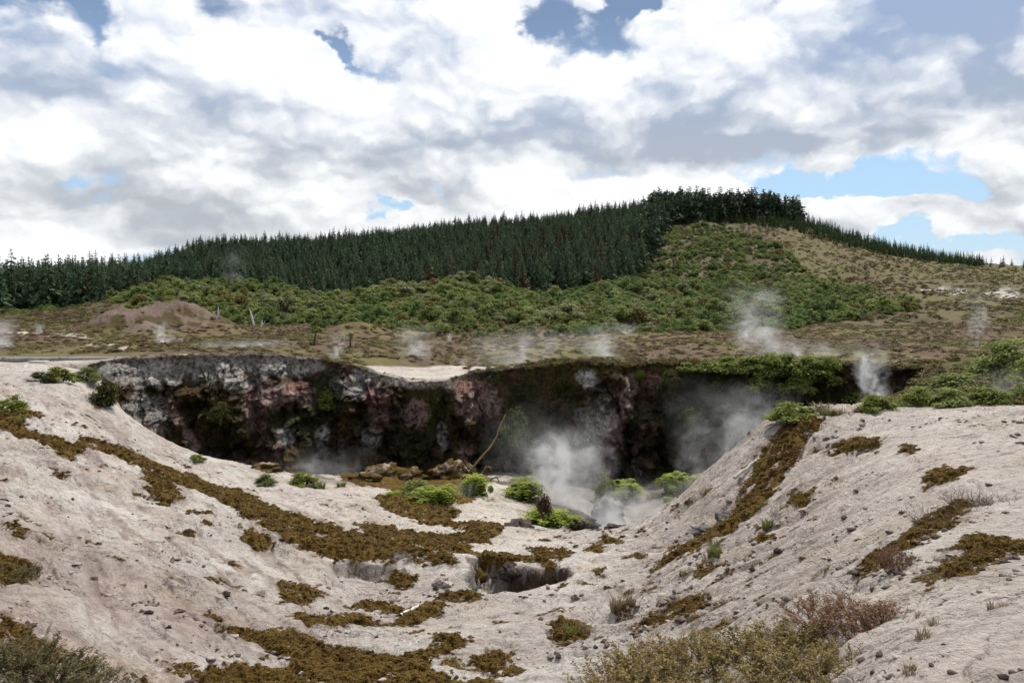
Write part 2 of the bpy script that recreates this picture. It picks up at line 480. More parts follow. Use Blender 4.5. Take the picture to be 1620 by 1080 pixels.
def mat_ground():
    m, t, b, o = principled('clay_and_heath')
    pos = t.n('ShaderNodeNewGeometry').outputs['Position']
    col = attr(t, 'gcol')
    cl = attr(t, 'clay', 'Fac')
    n1 = t.noise(pos, 0.9, 6, 0.6)
    n2 = t.noise(pos, 7.0, 6, 0.65)
    n3 = t.noise(pos, 30.0, 4, 0.7)
    f = t.m('ADD', t.m('ADD', t.ramp(n1, .3, .7, .86, 1.10), t.ramp(n2, .28, .72, -.22, .16)), t.ramp(n3, .25, .75, -.10, .10))
    c = t.vm('SCALE', col); t.put(c.node.inputs['Scale'], f)
    # dark crumbs and cracks in the clay, denser in some places than in others
    sp = t.noise(pos, 11.0, 5, 0.72, 0.4)
    where = t.noise(pos, 0.55, 4, 0.6)
    spots = t.m('MULTIPLY', t.ramp(t.m('ADD', sp, t.m('MULTIPLY', t.m('SUBTRACT', where, .5), .30)), .60, .675), cl)
    c = t.mix(t.m('MULTIPLY', spots, .72), c, (0.085, 0.056, 0.042, 1))
    fs = t.m('MULTIPLY', t.ramp(t.m('ADD', t.noise(pos, 26.0, 3, .7, .3), t.m('MULTIPLY', t.m('SUBTRACT', where, .5), .22)), .60, .68), cl)
    c = t.mix(t.m('MULTIPLY', fs, .6), c, (0.10, 0.07, 0.055, 1))
    vor = t.n('ShaderNodeTexVoronoi', feature='DISTANCE_TO_EDGE')
    wp = t.vm('ADD', pos, t.vm('SCALE', t.noise(pos, 2.0, 4, .6, 0, 1)))
    t.put(vor.inputs['Vector'], wp); vor.inputs['Scale'].default_value = 1.6
    crack = t.m('MULTIPLY', t.m('MULTIPLY', t.ramp(vor.outputs['Distance'], 0.028, 0.0), t.ramp(where, .47, .62)), cl)
    c = t.mix(t.m('MULTIPLY', crack, .55), c, (0.12, 0.085, 0.065, 1))
    tint = t.noise(pos, 0.23, 4, 0.6)
    c = t.mix(t.m('MULTIPLY', t.ramp(tint, .45, .72), t.m('MULTIPLY', cl, .34)), c, (0.38, 0.30, 0.275, 1))
    c = t.mix(t.m('MULTIPLY', t.ramp(t.noise(pos, .4, 5, .65), .55, .75), t.m('MULTIPLY', cl, .40)), c, (0.58, 0.535, 0.485, 1))
    t.put(b.inputs['Base Color'], c)
    h = t.m('ADD', t.m('MULTIPLY', t.noise(pos, 2.6, 8, .68), 1.0), t.m('MULTIPLY', t.noise(pos, 14.0, 6, .7), .35))
    h = t.m('SUBTRACT', h, t.m('MULTIPLY', crack, .18))
    h = t.m('ADD', h, t.m('MULTIPLY', spots, .10))
    bump(t, b, h, 0.9, 0.26)
    return m


def mat_moss():
    m, t, b, o = principled('brown_moss')
    pos = t.n('ShaderNodeNewGeometry').outputs['Position']
    n1 = t.noise(pos, 1.1, 6, .65); n2 = t.noise(pos, 16.0, 5, .7)
    c = t.mix(t.ramp(n1, .40, .60), (0.070, 0.036, 0.010, 1), (0.150, 0.094, 0.018, 1))
    c = t.mix(t.ramp(n2, .48, .75), c, (0.22, 0.142, 0.032, 1))
    c = t.mix(t.ramp(n2, .42, .28), c, (0.022, 0.013, 0.006, 1))
    t.put(b.inputs['Base Color'], c)
    bump(t, b, t.m('ADD', n2, t.noise(pos, 45, 3, .7)), 1.0, 0.08)
    return m


def mat_cliff():
    m, t, b, o = principled('crater_wall')
    pos = t.n('ShaderNodeNewGeometry').outputs['Position']
    n2 = t.noise(pos, 5.0, 7, .7); n3 = t.noise(pos, 1.5, 5, .6)
    c = t.vm('SCALE', attr(t, 'gcol')); t.put(c.node.inputs['Scale'], t.m('ADD', t.ramp(n2, .36, .62, .30, 1.25), t.ramp(n3, .3, .7, 0, .3)))
    c = t.mix(t.m('MULTIPLY', t.ramp(t.noise(pos, 2.2, 6, .7, .6), .54, .62), .8), c, (0.022, 0.016, 0.010, 1))
    t.put(b.inputs['Base Color'], c)
    bump(t, b, t.m('ADD', t.noise(pos, 3.0, 8, .7), t.m('MULTIPLY', n2, .4)), 1.0, 0.6)
    return m


def mat_rock(name, c1, c2, moss=None, scale=3.0):
    m, t, b, o = principled(name)
    g = t.n('ShaderNodeNewGeometry')
    pos = g.outputs['Position']
    n = t.noise(pos, scale, 7, .68); n2 = t.noise(pos, scale * 5, 5, .7)
    c = t.mix(t.ramp(n, .35, .65), c1 + (1,), c2 + (1,))
    c = t.mix(t.m('MULTIPLY', t.ramp(n2, .5, .3), .6), c, tuple(v * .25 for v in c1) + (1,))
    if moss:
        c = t.mix(t.ramp(t.noise(pos, 1.3, 5, .65), .38, .48), c, moss + (1,))
    t.put(b.inputs['Base Color'], c)
    bump(t, b, t.m('ADD', n, t.m('MULTIPLY', n2, .4)), 1.0, 0.12)
    return m


def mat_leaf(name, dark, light, transl=0.25, jitter=0.35, rough=0.6, per_object=0.35):
    """foliage: tone varies leaf by leaf and plant by plant; a part of the light shines through"""
    m, t, b, o = principled(name)
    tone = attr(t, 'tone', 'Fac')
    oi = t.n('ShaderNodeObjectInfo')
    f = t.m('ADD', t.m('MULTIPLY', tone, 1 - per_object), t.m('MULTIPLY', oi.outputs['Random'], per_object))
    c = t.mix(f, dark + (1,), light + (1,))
    t.put(b.inputs['Base Color'], c)
    b.inputs['Roughness'].default_value = rough
    b.inputs['Specular IOR Level'].default_value = 0.06
    tr = t.n('ShaderNodeBsdfTranslucent')
    t.put(tr.inputs[0], t.mix(0.35, c, light + (1,)))
    mx = t.n('ShaderNodeMixShader'); mx.inputs[0].default_value = transl
    t.t.links.new(b.outputs[0], mx.inputs[1]); t.t.links.new(tr.outputs[0], mx.inputs[2])
    t.t.links.new(mx.outputs[0], o.inputs[0])
    return m


def mat_plain(name, c1, c2, scale=4.0, rough=.9):
    m, t, b, o = principled(name)
    pos = t.n('ShaderNodeTexCoord').outputs['Object']
    n = t.noise(pos, scale, 6, .65)
    t.put(b.inputs['Base Color'], t.mix(t.ramp(n, .3, .7), c1 + (1,), c2 + (1,)))
    b.inputs['Roughness'].default_value = rough
    bump(t, b, n, .6, .03)
    return m


M = {
    'ground': mat_ground(), 'moss': mat_moss(), 'cliff': mat_cliff(),
    'rock_pink': mat_rock('pink_rock', (.20, .145, .12), (.31, .24, .20), (.075, .050, .012)),
    'rock_grey': mat_rock('grey_rock', (.075, .070, .066), (.21, .20, .195)),
    'rock_pale': mat_rock('pale_rock', (.36, .31, .27), (.50, .45, .40)),
    'rock_dark': mat_rock('dark_rock', (.035, .028, .024), (.10, .075, .062)),
    'crumb': mat_rock('clay_crumb', (.075, .048, .037), (.21, .165, .14)),
    'pine': mat_leaf('pine_needles', (.018, .036, .022), (.115, .165, .088), .2, per_object=.5),
    'pine_old': mat_leaf('old_pine_needles', (.014, .026, .018), (.078, .108, .064), .16),
    'pine_young': mat_leaf('young_pine_needles', (.020, .042, .016), (.085, .130, .048), .2),
    'scrub': mat_leaf('scrub_leaves', (.034, .058, .014), (.27, .31, .098), .35, per_object=.5),
    'scrub_dark': mat_leaf('dark_scrub_leaves', (.024, .048, .014), (.16, .22, .066), .30, per_object=.45),
    'heath': mat_leaf('heath', (.085, .058, .034), (.21, .150, .075), .15, per_object=.7),
    'heath_green': mat_leaf('green_heath', (.070, .068, .020), (.20, .190, .062), .2, per_object=.6),
    'fern': mat_leaf('fern_fronds', (.045, .070, .012), (.36, .42, .085), .45, per_object=.15),
    'bush': mat_leaf('bush_leaves', (.028, .045, .010), (.26, .29, .065), .40, per_object=.15),
    'bush_dark': mat_leaf('dark_bush_leaves', (.014, .018, .007), (.085, .085, .024), .2, per_object=.1),
    'vine': mat_leaf('vine_leaves', (.024, .042, .010), (.24, .29, .070), .38, per_object=.1),
    'heather': mat_leaf('heather_leaves', (.075, .052, .020), (.29, .225, .085), .25, per_object=.15),
    'heather_red': mat_leaf('reddish_heather_leaves', (.085, .042, .026), (.27, .165, .10), .25, per_object=.15),
    'heather_dark': mat_leaf('dark_heather_leaves', (.045, .036, .018), (.155, .135, .058), .2, per_object=.15),
    'dry': mat_leaf('dry_grass_blades', (.15, .105, .065), (.36, .29, .18), .25, per_object=.2),
    'grass': mat_leaf('grass_blades', (.07, .08, .022), (.25, .25, .085), .3, per_object=.2),
    'pine_brown': mat_leaf('browning_needles', (.030, .026, .014), (.13, .090, .046), .15, per_object=.4),
    'moss_tuft': mat_leaf('moss_tufts', (.045, .024, .008), (.24, .152, .036), .25, per_object=.45),
    'scrub_pale': mat_leaf('pale_scrub_leaves', (.045, .058, .022), (.34, .34, .17), .3, per_object=.4),
    'scrub_olive': mat_leaf('olive_scrub_leaves', (.040, .038, .012), (.20, .17, .055), .3, per_object=.5),
    'shag': mat_leaf('shaggy_brown', (.022, .014, .009), (.115, .072, .040), .1),
    'twig': mat_plain('dry_twigs', (.10, .07, .055), (.22, .165, .135)),
    'bark': mat_plain('bark', (.035, .026, .02), (.10, .078, .06)),
    'dead': mat_plain('bleached_wood', (.40, .37, .33), (.60, .57, .52)),
    'board': mat_plain('weathered_boards', (.13, .125, .12), (.26, .25, .235)),
    'slab': mat_plain('pale_boards', (.40, .36, .31), (.52, .48, .42)),
    'stem': mat_plain('mossy_stem', (.10, .07, .025), (.20, .15, .055)),
}


# ------------------------------------------------------------------ mesh helpers
def mesh_np(name, V, F, mat, tone=None, cols=None, smooth=False, extra=None):
    V = np.asarray(V, np.float32); F = np.asarray(F, np.int32)
    k = F.shape[1]
    me = bpy.data.meshes.new(name)
    me.vertices.add(len(V)); me.vertices.foreach_set('co', V.ravel())
    me.loops.add(F.size); me.loops.foreach_set('vertex_index', F.ravel())
    me.polygons.add(len(F)); me.polygons.foreach_set('loop_start', np.arange(0, F.size, k, dtype=np.int32))
    try:
        me.polygons.foreach_set('loop_total', np.full(len(F), k, np.int32))
    except Exception:
        pass
    me.update(calc_edges=True)
    if smooth:
        me.polygons.foreach_set('use_smooth', np.ones(len(F), bool))
    if tone is not None:
        a = me.attributes.new('tone', 'FLOAT', 'FACE'); a.data.foreach_set('value', np.asarray(tone, np.float32))
    if cols is not None:
        a = me.attributes.new('gcol', 'FLOAT_COLOR', 'POINT')
        a.data.foreach_set('color', np.c_[cols, np.ones(len(cols))].astype(np.float32).ravel())
    for kname, val in (extra or {}).items():
        a = me.attributes.new(kname, 'FLOAT', 'POINT'); a.data.foreach_set('value', np.asarray(val, np.float32))
    me.materials.append(mat)
    return me


def ob(name, data, parent=None, loc=None, rotz=0.0, scale=None):
    o = bpy.data.objects.new(name, data)
    C.objects.link(o)
    if parent is not None: o.parent = parent
    if loc is not None: o.location = loc
    if rotz: o.rotation_euler = (0, 0, rotz)
    if scale is not None: o.scale = (scale,) * 3 if np.isscalar(scale) else scale
    return o


def tag(o, label, cat=None, group=None, kind=None):
    if label: o['label'] = label
    if cat: o['category'] = cat
    if group: o['group'] = group
    if kind: o['kind'] = kind
    return o


def dup(root, loc, rotz, scale, label=None, group=None):
    r = root.copy(); C.objects.link(r)
    r.location = loc; r.rotation_euler = (0, 0, rotz); r.scale = (scale,) * 3 if np.isscalar(scale) else scale
    if label: r['label'] = label
    if group: r['group'] = group
    for ch in root.children:
        c = ch.copy(); C.objects.link(c); c.parent = r
    return r


# ------------------------------------------------------------------ the ground, one sheet from the camera to the horizon
us = np.concatenate([-np.linspace(1.6, .685, 60), np.arange(-.68, .6801, .00165), np.linspace(.685, 1.6, 60)])
ys = np.concatenate([np.exp(np.arange(math.log(2.6), math.log(48), .0052)), np.exp(np.arange(math.log(48), math.log(95), .007)),
                     np.exp(np.arange(math.log(95), math.log(620), .014)), np.exp(np.linspace(math.log(620), math.log(9000), 26))])
GU, GY = np.meshgrid(us, ys)
GX = GU * GY
GZ = height(GU, GY)
nr, nc = GU.shape
idx = np.arange(nr * nc).reshape(nr, nc)
QF = np.stack([idx[:-1, :-1], idx[:-1, 1:], idx[1:, 1:], idx[1:, :-1]], -1).reshape(-1, 4)
PXg, PYg = pix(GX, GY, GZ)


def lerp3(a, b, t):
    return np.asarray(a) * (1 - t[..., None]) + np.asarray(b) * t[..., None]


def ground_colour():
    n1 = fbm(GX * .18, GY * .18, 1, 4); n2 = fbm(GX * .7, GY * .7, 2, 4)
    yc = rim_y(GU)
    clay = lerp3((.425, .384, .345), (.51, .468, .424), sstep(n1, -.4, .5))
    clay = lerp3(clay, (.375, .312, .276), sstep(n2, .0, .65) * .65)
    right = sstep(GU, .05, .2) * sstep(GY, 26, 20)
    clay = lerp3(clay, (.385, .335, .295), right * .75)
    flat = sstep(GU, .36, .48) * sstep(GY, 24, 20)
    clay = lerp3(clay, (.49, .44, .392), flat * .8)
    side = sstep(GU, .44, .50) * sstep(GY, 23.5, 25.5)
    terr = np.exp(-((GU + .09) / .16) ** 2 - ((np.log(GY) - math.log(28)) / .30) ** 2)
    clay = lerp3(clay, (.52, .47, .405), terr * .8)
    clay = lerp3(clay, (.10, .092, .035), side)
    # iron and humus tints: pinkish lower left, grey brown bank on the right, streaks running down the banks
    pk = sstep(GU + .25 * n1, -.30, -.52) * sstep(GY, 15, 9)
    clay = lerp3(clay, (.335, .262, .228), pk * .75)
    a_, b_ = .60, -.80
    stk = np.where(GU > 0, fbm(GX * .30, GY * 2.2, 101, 4, .6), fbm((GX * a_ + GY * b_) * .3, (-GX * b_ + GY * a_) * 1.7, 102, 4, .6))
    slopes = np.maximum(right * (1 - .8 * flat), sstep(GU, -.10, -.24) * sstep(GY, 34, 26))
    clay = lerp3(clay, (.27, .215, .185), np.clip(sstep(stk, .02, .65) * slopes * .8, 0, 1))
    och = fbm(GX * .55, GY * .55, 103, 4, .6)
    clay = lerp3(clay, (.37, .285, .20), sstep(och, .2, .8) * .32)
    # crater floor: dark damp rubble towards the wall
    floor = sstep(GY, yc - 15, yc - 7) * sstep(GU, -.40, -.30) * (1 - sstep(GU, .46, .5))
    clay = lerp3(clay, (.13, .10, .078), floor * sstep(n2 + fbm(GX * .4, GY * .4, 6, 3), -.45, .2))
    wet = sstep(GY, yc - 21, yc - 15) * sstep(GU, -.01, .06) * (1 - sstep(GU, .30, .36)) * (GY > 25)
    clay = lerp3(clay, (.17, .155, .14), wet * .85)
    # heath on the plain
    h = fbm(GX * .09, GY * .035, 8, 4); h2 = fbm(GX * .5, GY * .22, 9, 3)
    heath = lerp3((.115, .078, .048), (.135, .112, .045), sstep(h + .35 * h2, -.12, .3))
    heath = lerp3(heath, (.15, .112, .068), sstep(h2, .3, .8) * .4)
    far = sstep(GY, yc + .8, yc + 2.2)
    # bare pale ground: dip in the rim, strip on the left, scars
    def pale(px, py, rx, ry, soft=.35):
        q = ((PXg - px) / rx) ** 2 + ((PYg - py) / ry) ** 2 + .8 * fbm(GX * .25, GY * .25, 4, 3)
        return sstep(q, 1.0 + soft, 1.0 - soft) * (GY < 320)
    p = np.maximum.reduce([pale(655, 592, 100, 13), pale(710, 584, 95, 5), pale(60, 580, 150, 11), pale(-40, 600, 200, 24), pale(110, 531, 30, 3), pale(35, 527, 20, 2), pale(160, 545, 25, 2), pale(200, 551, 14, 3), pale(820, 581, 60, 4)])
    p2 = np.maximum.reduce([pale(1480, 459, 22, 3), pale(1515, 461, 16, 4), pale(1575, 463, 16, 4), pale(1602, 468, 18, 4)])
    heath = lerp3(heath, (.47, .42, .36), np.maximum(p, p2 * .8))
    for mx, my, rx, ry, hh in MOUNDS[:4]:
        q = ((GX - mx) / rx) ** 2 + ((GY - my) / ry) ** 2
        mc = lerp3((.155, .112, .088), (.075, .054, .020), sstep(fbm(GX * .25, GY * .25, 12, 4, .6), -.12, .12))
        heath = lerp3(heath, mc, sstep(q + .3 * n2, 1.5, .9))
    # hillside soil and litter below the trees
    hill = sstep(GY, 95, 130)
    soil = lerp3((.075, .060, .030), (.115, .085, .050), sstep(h, -.2, .3))
    brown = sstep(PXg, 1180, 1300) * sstep(GY, 130, 200)
    soil = lerp3(soil, lerp3((.105, .080, .042), (.112, .104, .040), sstep(h2 + h, -.25, .3)), brown)
    soil = lerp3(soil, (.45, .41, .37), p2)
    heath = lerp3(heath, soil, hill)
    col = lerp3(clay, heath, far)
    # left pale strip belongs to the clay
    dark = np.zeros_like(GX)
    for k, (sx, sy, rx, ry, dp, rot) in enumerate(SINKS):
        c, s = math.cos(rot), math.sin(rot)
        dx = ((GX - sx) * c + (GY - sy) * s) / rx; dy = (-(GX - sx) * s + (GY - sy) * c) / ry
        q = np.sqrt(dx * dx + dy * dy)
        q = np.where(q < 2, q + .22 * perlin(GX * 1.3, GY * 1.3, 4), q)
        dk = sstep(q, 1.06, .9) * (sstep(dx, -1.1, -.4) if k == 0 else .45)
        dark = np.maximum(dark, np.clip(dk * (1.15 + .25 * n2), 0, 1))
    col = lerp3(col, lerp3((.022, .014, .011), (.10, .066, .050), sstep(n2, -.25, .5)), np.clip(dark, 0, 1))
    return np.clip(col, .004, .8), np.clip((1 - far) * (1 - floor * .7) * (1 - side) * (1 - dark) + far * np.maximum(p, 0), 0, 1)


# ------------------------------------------------------------------ moss mats on the clay
def ribbon(pts):
    p = np.array(pts, float)
    d = np.gradient(p[:, :2], axis=0); d /= np.linalg.norm(d, axis=1)[:, None] + 1e-9
    n = np.c_[-d[:, 1], d[:, 0]] * p[:, 2:3]
    return np.r_[p[:, :2] + n, (p[:, :2] - n)[::-1]].tolist()


MOSS = [
    [(350, 992), (400, 997), (470, 1003), (520, 1018), (600, 1030), (640, 1038), (680, 1030), (688, 1012), (712, 1012), (745, 1022), (700, 1034), (680, 1048), (682, 1062), (730, 1068), (785, 1078), (800, 1120), (330, 1120), (310, 1058), (365, 1047), (430, 1050), (470, 1042), (430, 1025), (390, 1010), (352, 1002)],
    [(750, 1040), (775, 1030), (808, 1028), (812, 1045), (785, 1055), (752, 1055)], [(712, 1051), (740, 1049), (740, 1059), (716, 1059)], [(776, 1060), (815, 1048), (830, 1052), (800, 1063)],
    [(268, 1043), (300, 1048), (298, 1059), (273, 1056)], [(205, 1060), (265, 1075), (260, 1087), (228, 1079)],
    [(440, 925), (480, 924), (515, 935), (495, 945), (470, 955), (448, 950)], [(458, 971), (490, 974), (560, 979), (615, 984), (600, 993), (560, 989), (500, 991), (462, 983)],
    [(545, 957), (568, 946), (600, 949), (625, 959), (660, 958), (705, 961), (690, 975), (655, 984), (628, 984), (635, 972), (600, 963), (570, 959)],
    ribbon([(-30, 660, 15), (0, 665, 15), (40, 682, 9), (100, 699, 5), (160, 702, 6), (220, 729, 8), (300, 762, 10), (360, 785, 12), (420, 812, 17), (480, 845, 25), (540, 860, 23), (600, 868, 17), (660, 880, 12), (722, 893, 6)]),
    [(230, 740), (255, 750), (280, 775), (287, 788), (268, 797), (245, 788), (232, 765)], [(60, 690), (110, 692), (127, 710), (110, 724), (85, 715), (65, 700)], [(376, 833), (420, 844), (432, 855), (405, 864), (385, 850)],
    [(600, 903), (640, 903), (657, 914), (637, 931), (612, 926)], [(585, 783), (640, 788), (690, 799), (735, 812), (700, 823), (650, 819), (610, 804)],
    [(650, 822), (720, 827), (790, 829), (798, 840), (772, 858), (720, 856), (680, 848), (720, 845), (742, 840), (700, 833)], [(560, 826), (600, 829), (640, 844), (680, 847), (740, 860), (750, 871), (700, 869), (640, 859), (590, 846)],
    [(752, 872), (790, 874), (840, 881), (872, 888), (884, 900), (850, 893), (790, 888), (755, 884)], [(835, 867), (870, 871), (907, 871), (897, 884), (870, 888), (845, 880)], [(690, 940), (755, 934), (760, 948), (690, 949)],
    [(535, 744), (600, 737), (650, 737), (700, 742), (770, 752), (765, 775), (745, 796), (690, 800), (640, 786), (600, 772), (540, 762)],
    ribbon([(1296, 664, 12), (1255, 690, 24), (1228, 722, 26), (1205, 758, 25), (1180, 798, 17), (1150, 832, 9), (1110, 858, 5), (1060, 885, 4), (1028, 899, 5)]),
    [(1315, 702), (1350, 694), (1390, 691), (1388, 713), (1350, 716), (1318, 720)], [(1422, 706), (1456, 711), (1442, 721), (1424, 719)], [(1247, 775), (1287, 767), (1276, 791), (1253, 800)],
    [(1455, 755), (1480, 741), (1532, 737), (1522, 756), (1490, 763), (1470, 769)], ribbon([(1535, 797, 8), (1490, 825, 12), (1450, 848, 10), (1410, 870, 9), (1383, 892, 10), (1358, 912, 6)]),
    [(1510, 860), (1545, 842), (1575, 855), (1620, 853), (1660, 862), (1660, 880), (1590, 880), (1550, 895), (1525, 920), (1480, 926), (1463, 936), (1480, 905), (1510, 885)],
    [(1003, 986), (1040, 955), (1065, 947), (1112, 941), (1122, 960), (1095, 972), (1060, 987), (1040, 981)], [(866, 1006), (870, 990), (905, 984), (932, 990), (926, 1006), (885, 1016)],
    [(0, 868), (30, 884), (57, 895), (52, 913), (-10, 922)], [(-10, 962), (40, 984), (80, 999), (112, 1015), (60, 1042), (-10, 1022)], [(952, 851), (980, 850), (982, 860), (956, 861)], [(958, 827), (986, 827), (986, 833), (958, 833)],
    [(928, 866), (955, 863), (952, 872), (930, 873)], [(975, 960), (995, 950), (1000, 965), (980, 974)], [(1095, 900), (1112, 893), (1120, 906), (1100, 915)], [(1190, 850), (1212, 838), (1222, 850), (1200, 860)],
    [(0, 640), (40, 645), (58, 655), (30, 668), (-10, 662)], [(15, 832), (40, 836), (38, 848), (16, 846)], [(70, 842), (84, 848), (76, 856)],
]
SD = np.full(GX.shape, -9.0)
wx = GX + .07 * GY * .06 * fbm(GX * 1.1, GY * 1.1, 21, 4, .6)
wy = GY + .16 * GY * .06 * fbm(GX * 1.1, GY * 1.1, 31, 4, .6)
wx = wx + .10 * fbm(GX * 4.5, GY * 4.5, 22, 3, .6); wy = wy + .10 * fbm(GX * 4.5, GY * 4.5, 23, 3, .6)
rows_near = np.searchsorted(ys, 47)
for poly in MOSS:
    P = np.array(poly, float)
    hx, hy = ground_hit(P[:, 0], P[:, 1], ymax=50)
    P = np.c_[hx, hy]
    x0, y0 = P.min(0) - .5; x1, y1 = P.max(0) + .5
    r0, r1 = max(np.searchsorted(ys, y0) - 1, 0), min(np.searchsorted(ys, y1) + 1, rows_near)
    if r1 <= r0: continue
    sl = slice(r0, r1)
    sx, sy = wx[sl], wy[sl]
    m = (sx > x0) & (sx < x1)
    qx, qy = sx[m], sy[m]
    ins = np.zeros(qx.shape, bool); dist = np.full(qx.shape, 9.0)
    for a, b in zip(P, np.roll(P, -1, 0)):
        c = ((a[1] > qy) != (b[1] > qy)) & (qx < (b[0] - a[0]) * (qy - a[1]) / (b[1] - a[1] + 1e-12) + a[0])
        ins ^= c
        e = b - a; tt = np.clip(((qx - a[0]) * e[0] + (qy - a[1]) * e[1]) / (e @ e + 1e-12), 0, 1)
        dist = np.minimum(dist, np.hypot(qx - a[0] - tt * e[0], qy - a[1] - tt * e[1]))
    s = np.where(ins, dist, -dist)
    blk = SD[sl]; blk[m] = np.maximum(blk[m], s); SD[sl] = blk
# scattered small cushions on the slopes, holes in the mats
near_m = (GY < 34) & (GY > 4)
spotn = np.full(GX.shape, -1.0)
spotn[near_m] = perlin(GX[near_m] * 1.9, GY[near_m] * 1.9, 41) + .5 * perlin(GX[near_m] * .5, GY[near_m] * .5, 43)
spot2 = np.full(GX.shape, -1.0); kr = near_m & (GU > .06) & (GY < 24)
spot2[kr] = perlin(GX[kr] * 3.1, GY[kr] * 3.1, 45) + .55 * perlin(GX[kr] * .7, GY[kr] * .7, 46)
SD = np.maximum(SD, np.maximum((spotn - .78) * .35, (spot2 - .76) * .25) - .5 * (sstep(GU, .40, .47) * (GY < 24)))
near_m2 = SD > -.1
hole = np.zeros(GX.shape)
hole[near_m2] = fbm(GX[near_m2] * 2.4, GY[near_m2] * 2.4, 51, 3)
SD = np.minimum(SD, (.55 - hole) * .25)
gcol, gclay = ground_colour()
# thin moss and humus staining the clay round the mats
st = np.zeros(GX.shape); ks = SD > -.6
st[ks] = sstep(SD[ks] + .16 * fbm(GX[ks] * 3.2, GY[ks] * 3.2, 63, 4, .7), -.07, .02) * .6
gcol = lerp3(gcol, (.105, .068, .030), st)
gclay = gclay * (1 - .6 * st)
ground = ob('ground', mesh_np('ground', np.stack([GX, GY, GZ], -1).reshape(-1, 3), QF, M['ground'], cols=gcol.reshape(-1, 3), smooth=True, extra={'clay': gclay.ravel()}))
tag(ground, 'pale clay crater slopes and heath plain rising to the hills', kind='structure')

mh = .080 * sstep(SD, -.01, .16) - .025 + .03 * sstep(SD, .1, .5)
mk = SD > -.05
mh[mk] += sstep(SD[mk], 0, .1) * (.060 * np.abs(fbm(GX[mk] * 2.6, GY[mk] * 2.6, 61, 2)) + .028 * fbm(GX[mk] * 6, GY[mk] * 6, 62, 2, .5))
keep = (SD.ravel()[QF] > -.005).any(1)
MF = QF[keep]
used, inv = np.unique(MF, return_inverse=True)
moss_v = np.stack([GX, GY, GZ + mh], -1).reshape(-1, 3)[used]
moss = ob('moss', mesh_np('moss', moss_v, inv.reshape(-1, 4), M['moss'], smooth=True))
tag(moss, 'brown and olive moss mats spread over the pale clay slopes', kind='stuff')

# ------------------------------------------------------------------ crater wall
cpx = np.arange(40, 1500, 1.75)
cu = np.asarray(uv_of(cpx, 600)[0])
cY = rim_y(cu)
bul = 1.7 * np.exp(-((cpx - 722) / 22) ** 2) + .9 * np.exp(-((cpx - 590) / 30) ** 2) + 1.0 * np.exp(-((cpx - 975) / 30) ** 2) + .7 * np.exp(-((cpx - 330) / 25) ** 2) - .8 * np.exp(-((cpx - 670) / 28) ** 2) - .7 * np.exp(-((cpx - 840) / 50) ** 2) + .8 * np.exp(-((cpx - 450) / 40) ** 2) - .7 * np.exp(-((cpx - 520) / 25) ** 2)
ztop = height(cu, cY + 1.4) + .10 * fbm(cu * cY * .9, 3.3 + 0 * cu, 18, 4, .6)
zbot = height(cu, cY - 2.6) - .5
hgt = np.maximum(ztop - zbot - .5, 0.0)
amp = np.clip(hgt / 5, 0, 1)
NF, NK = 130, 14
tf = np.linspace(0, 1, NF)
S, T = np.meshgrid(np.arange(len(cpx)), tf)
Z = zbot[S] + (ztop[S] - zbot[S]) * T
Xc = (cu * cY)[S]
lean = np.where(cpx < 520, 2.4, 1.5)
lean = np.convolve(np.pad(lean, 20, mode='edge'), np.ones(41) / 41, 'valid')
bev = 1.75 * (1 - sstep(cpx, 500, 600)) * sstep(cpx, 150, 230)
out_ = lean[S] * (1 - T) ** 1.6 + .25 + bev[S] * np.minimum(1, (1 - T) / .36) - bev[S] * .45
env = np.minimum(1, (1 - T) * 6 + .10) * amp[S]
butt = np.abs(fbm(Xc * .42 + .12 * Z, Z * .10, 1, 4))
d3 = 2.3 * (butt - .32) + .75 * fbm(Xc * .8, Z * .75, 5, 4, .55) + .30 * fbm(Xc * 2.6, Z * 2.2, 9, 4, .62) - .35 * sstep(np.abs(fbm(Xc * 1.5 + .3 * Z, Z * .9, 19, 2)), .13, 0)
ledge = .40 * fbm(Xc * .35, Z * 1.1 + .4 * perlin(Xc * .7, 3.3), 13, 2)
out_ = out_ + (bul[S] * (T ** .3) * np.minimum(1, (1.02 - T) * 9) + d3 + ledge) * env
out_ = np.maximum(out_, .12)
Yf = cY[S] - out_
Xf = Xc * (Yf / cY[S]) ** .35 + .25 * fbm(Xc * 1.1, Z * 1.1, 15, 3) * env
# rounded lip that runs back onto the plain
Tk = np.linspace(0, 1, NK + 1)[1:]
S2, T2 = np.meshgrid(np.arange(len(cpx)), Tk)
Y2 = Yf[-1][S2] * (1 - T2) + (cY[S2] + 2.4 + .5 * perlin(cu[S2] * 60, 2.2)) * T2
X2 = Xf[-1][S2] * (1 - T2) + cu[S2] * Y2 * T2
Z2 = height(X2 / Y2, np.maximum(Y2, cY[S2] + 1.1)) + (.09 * (1 - T2 ** 1.5) * np.minimum(1, T2 * 4) + .13 * fbm(X2 * .8, Y2 * .8, 17, 5, .6) * np.minimum(1, T2 * 5)) * amp[S2] - .10 * T2 ** 2 - .02
CX, CY, CZ = np.r_[Xf, X2], np.r_[Yf, Y2], np.r_[Z, Z2]
cpxp, cpyp = pix(CX, CY, CZ)


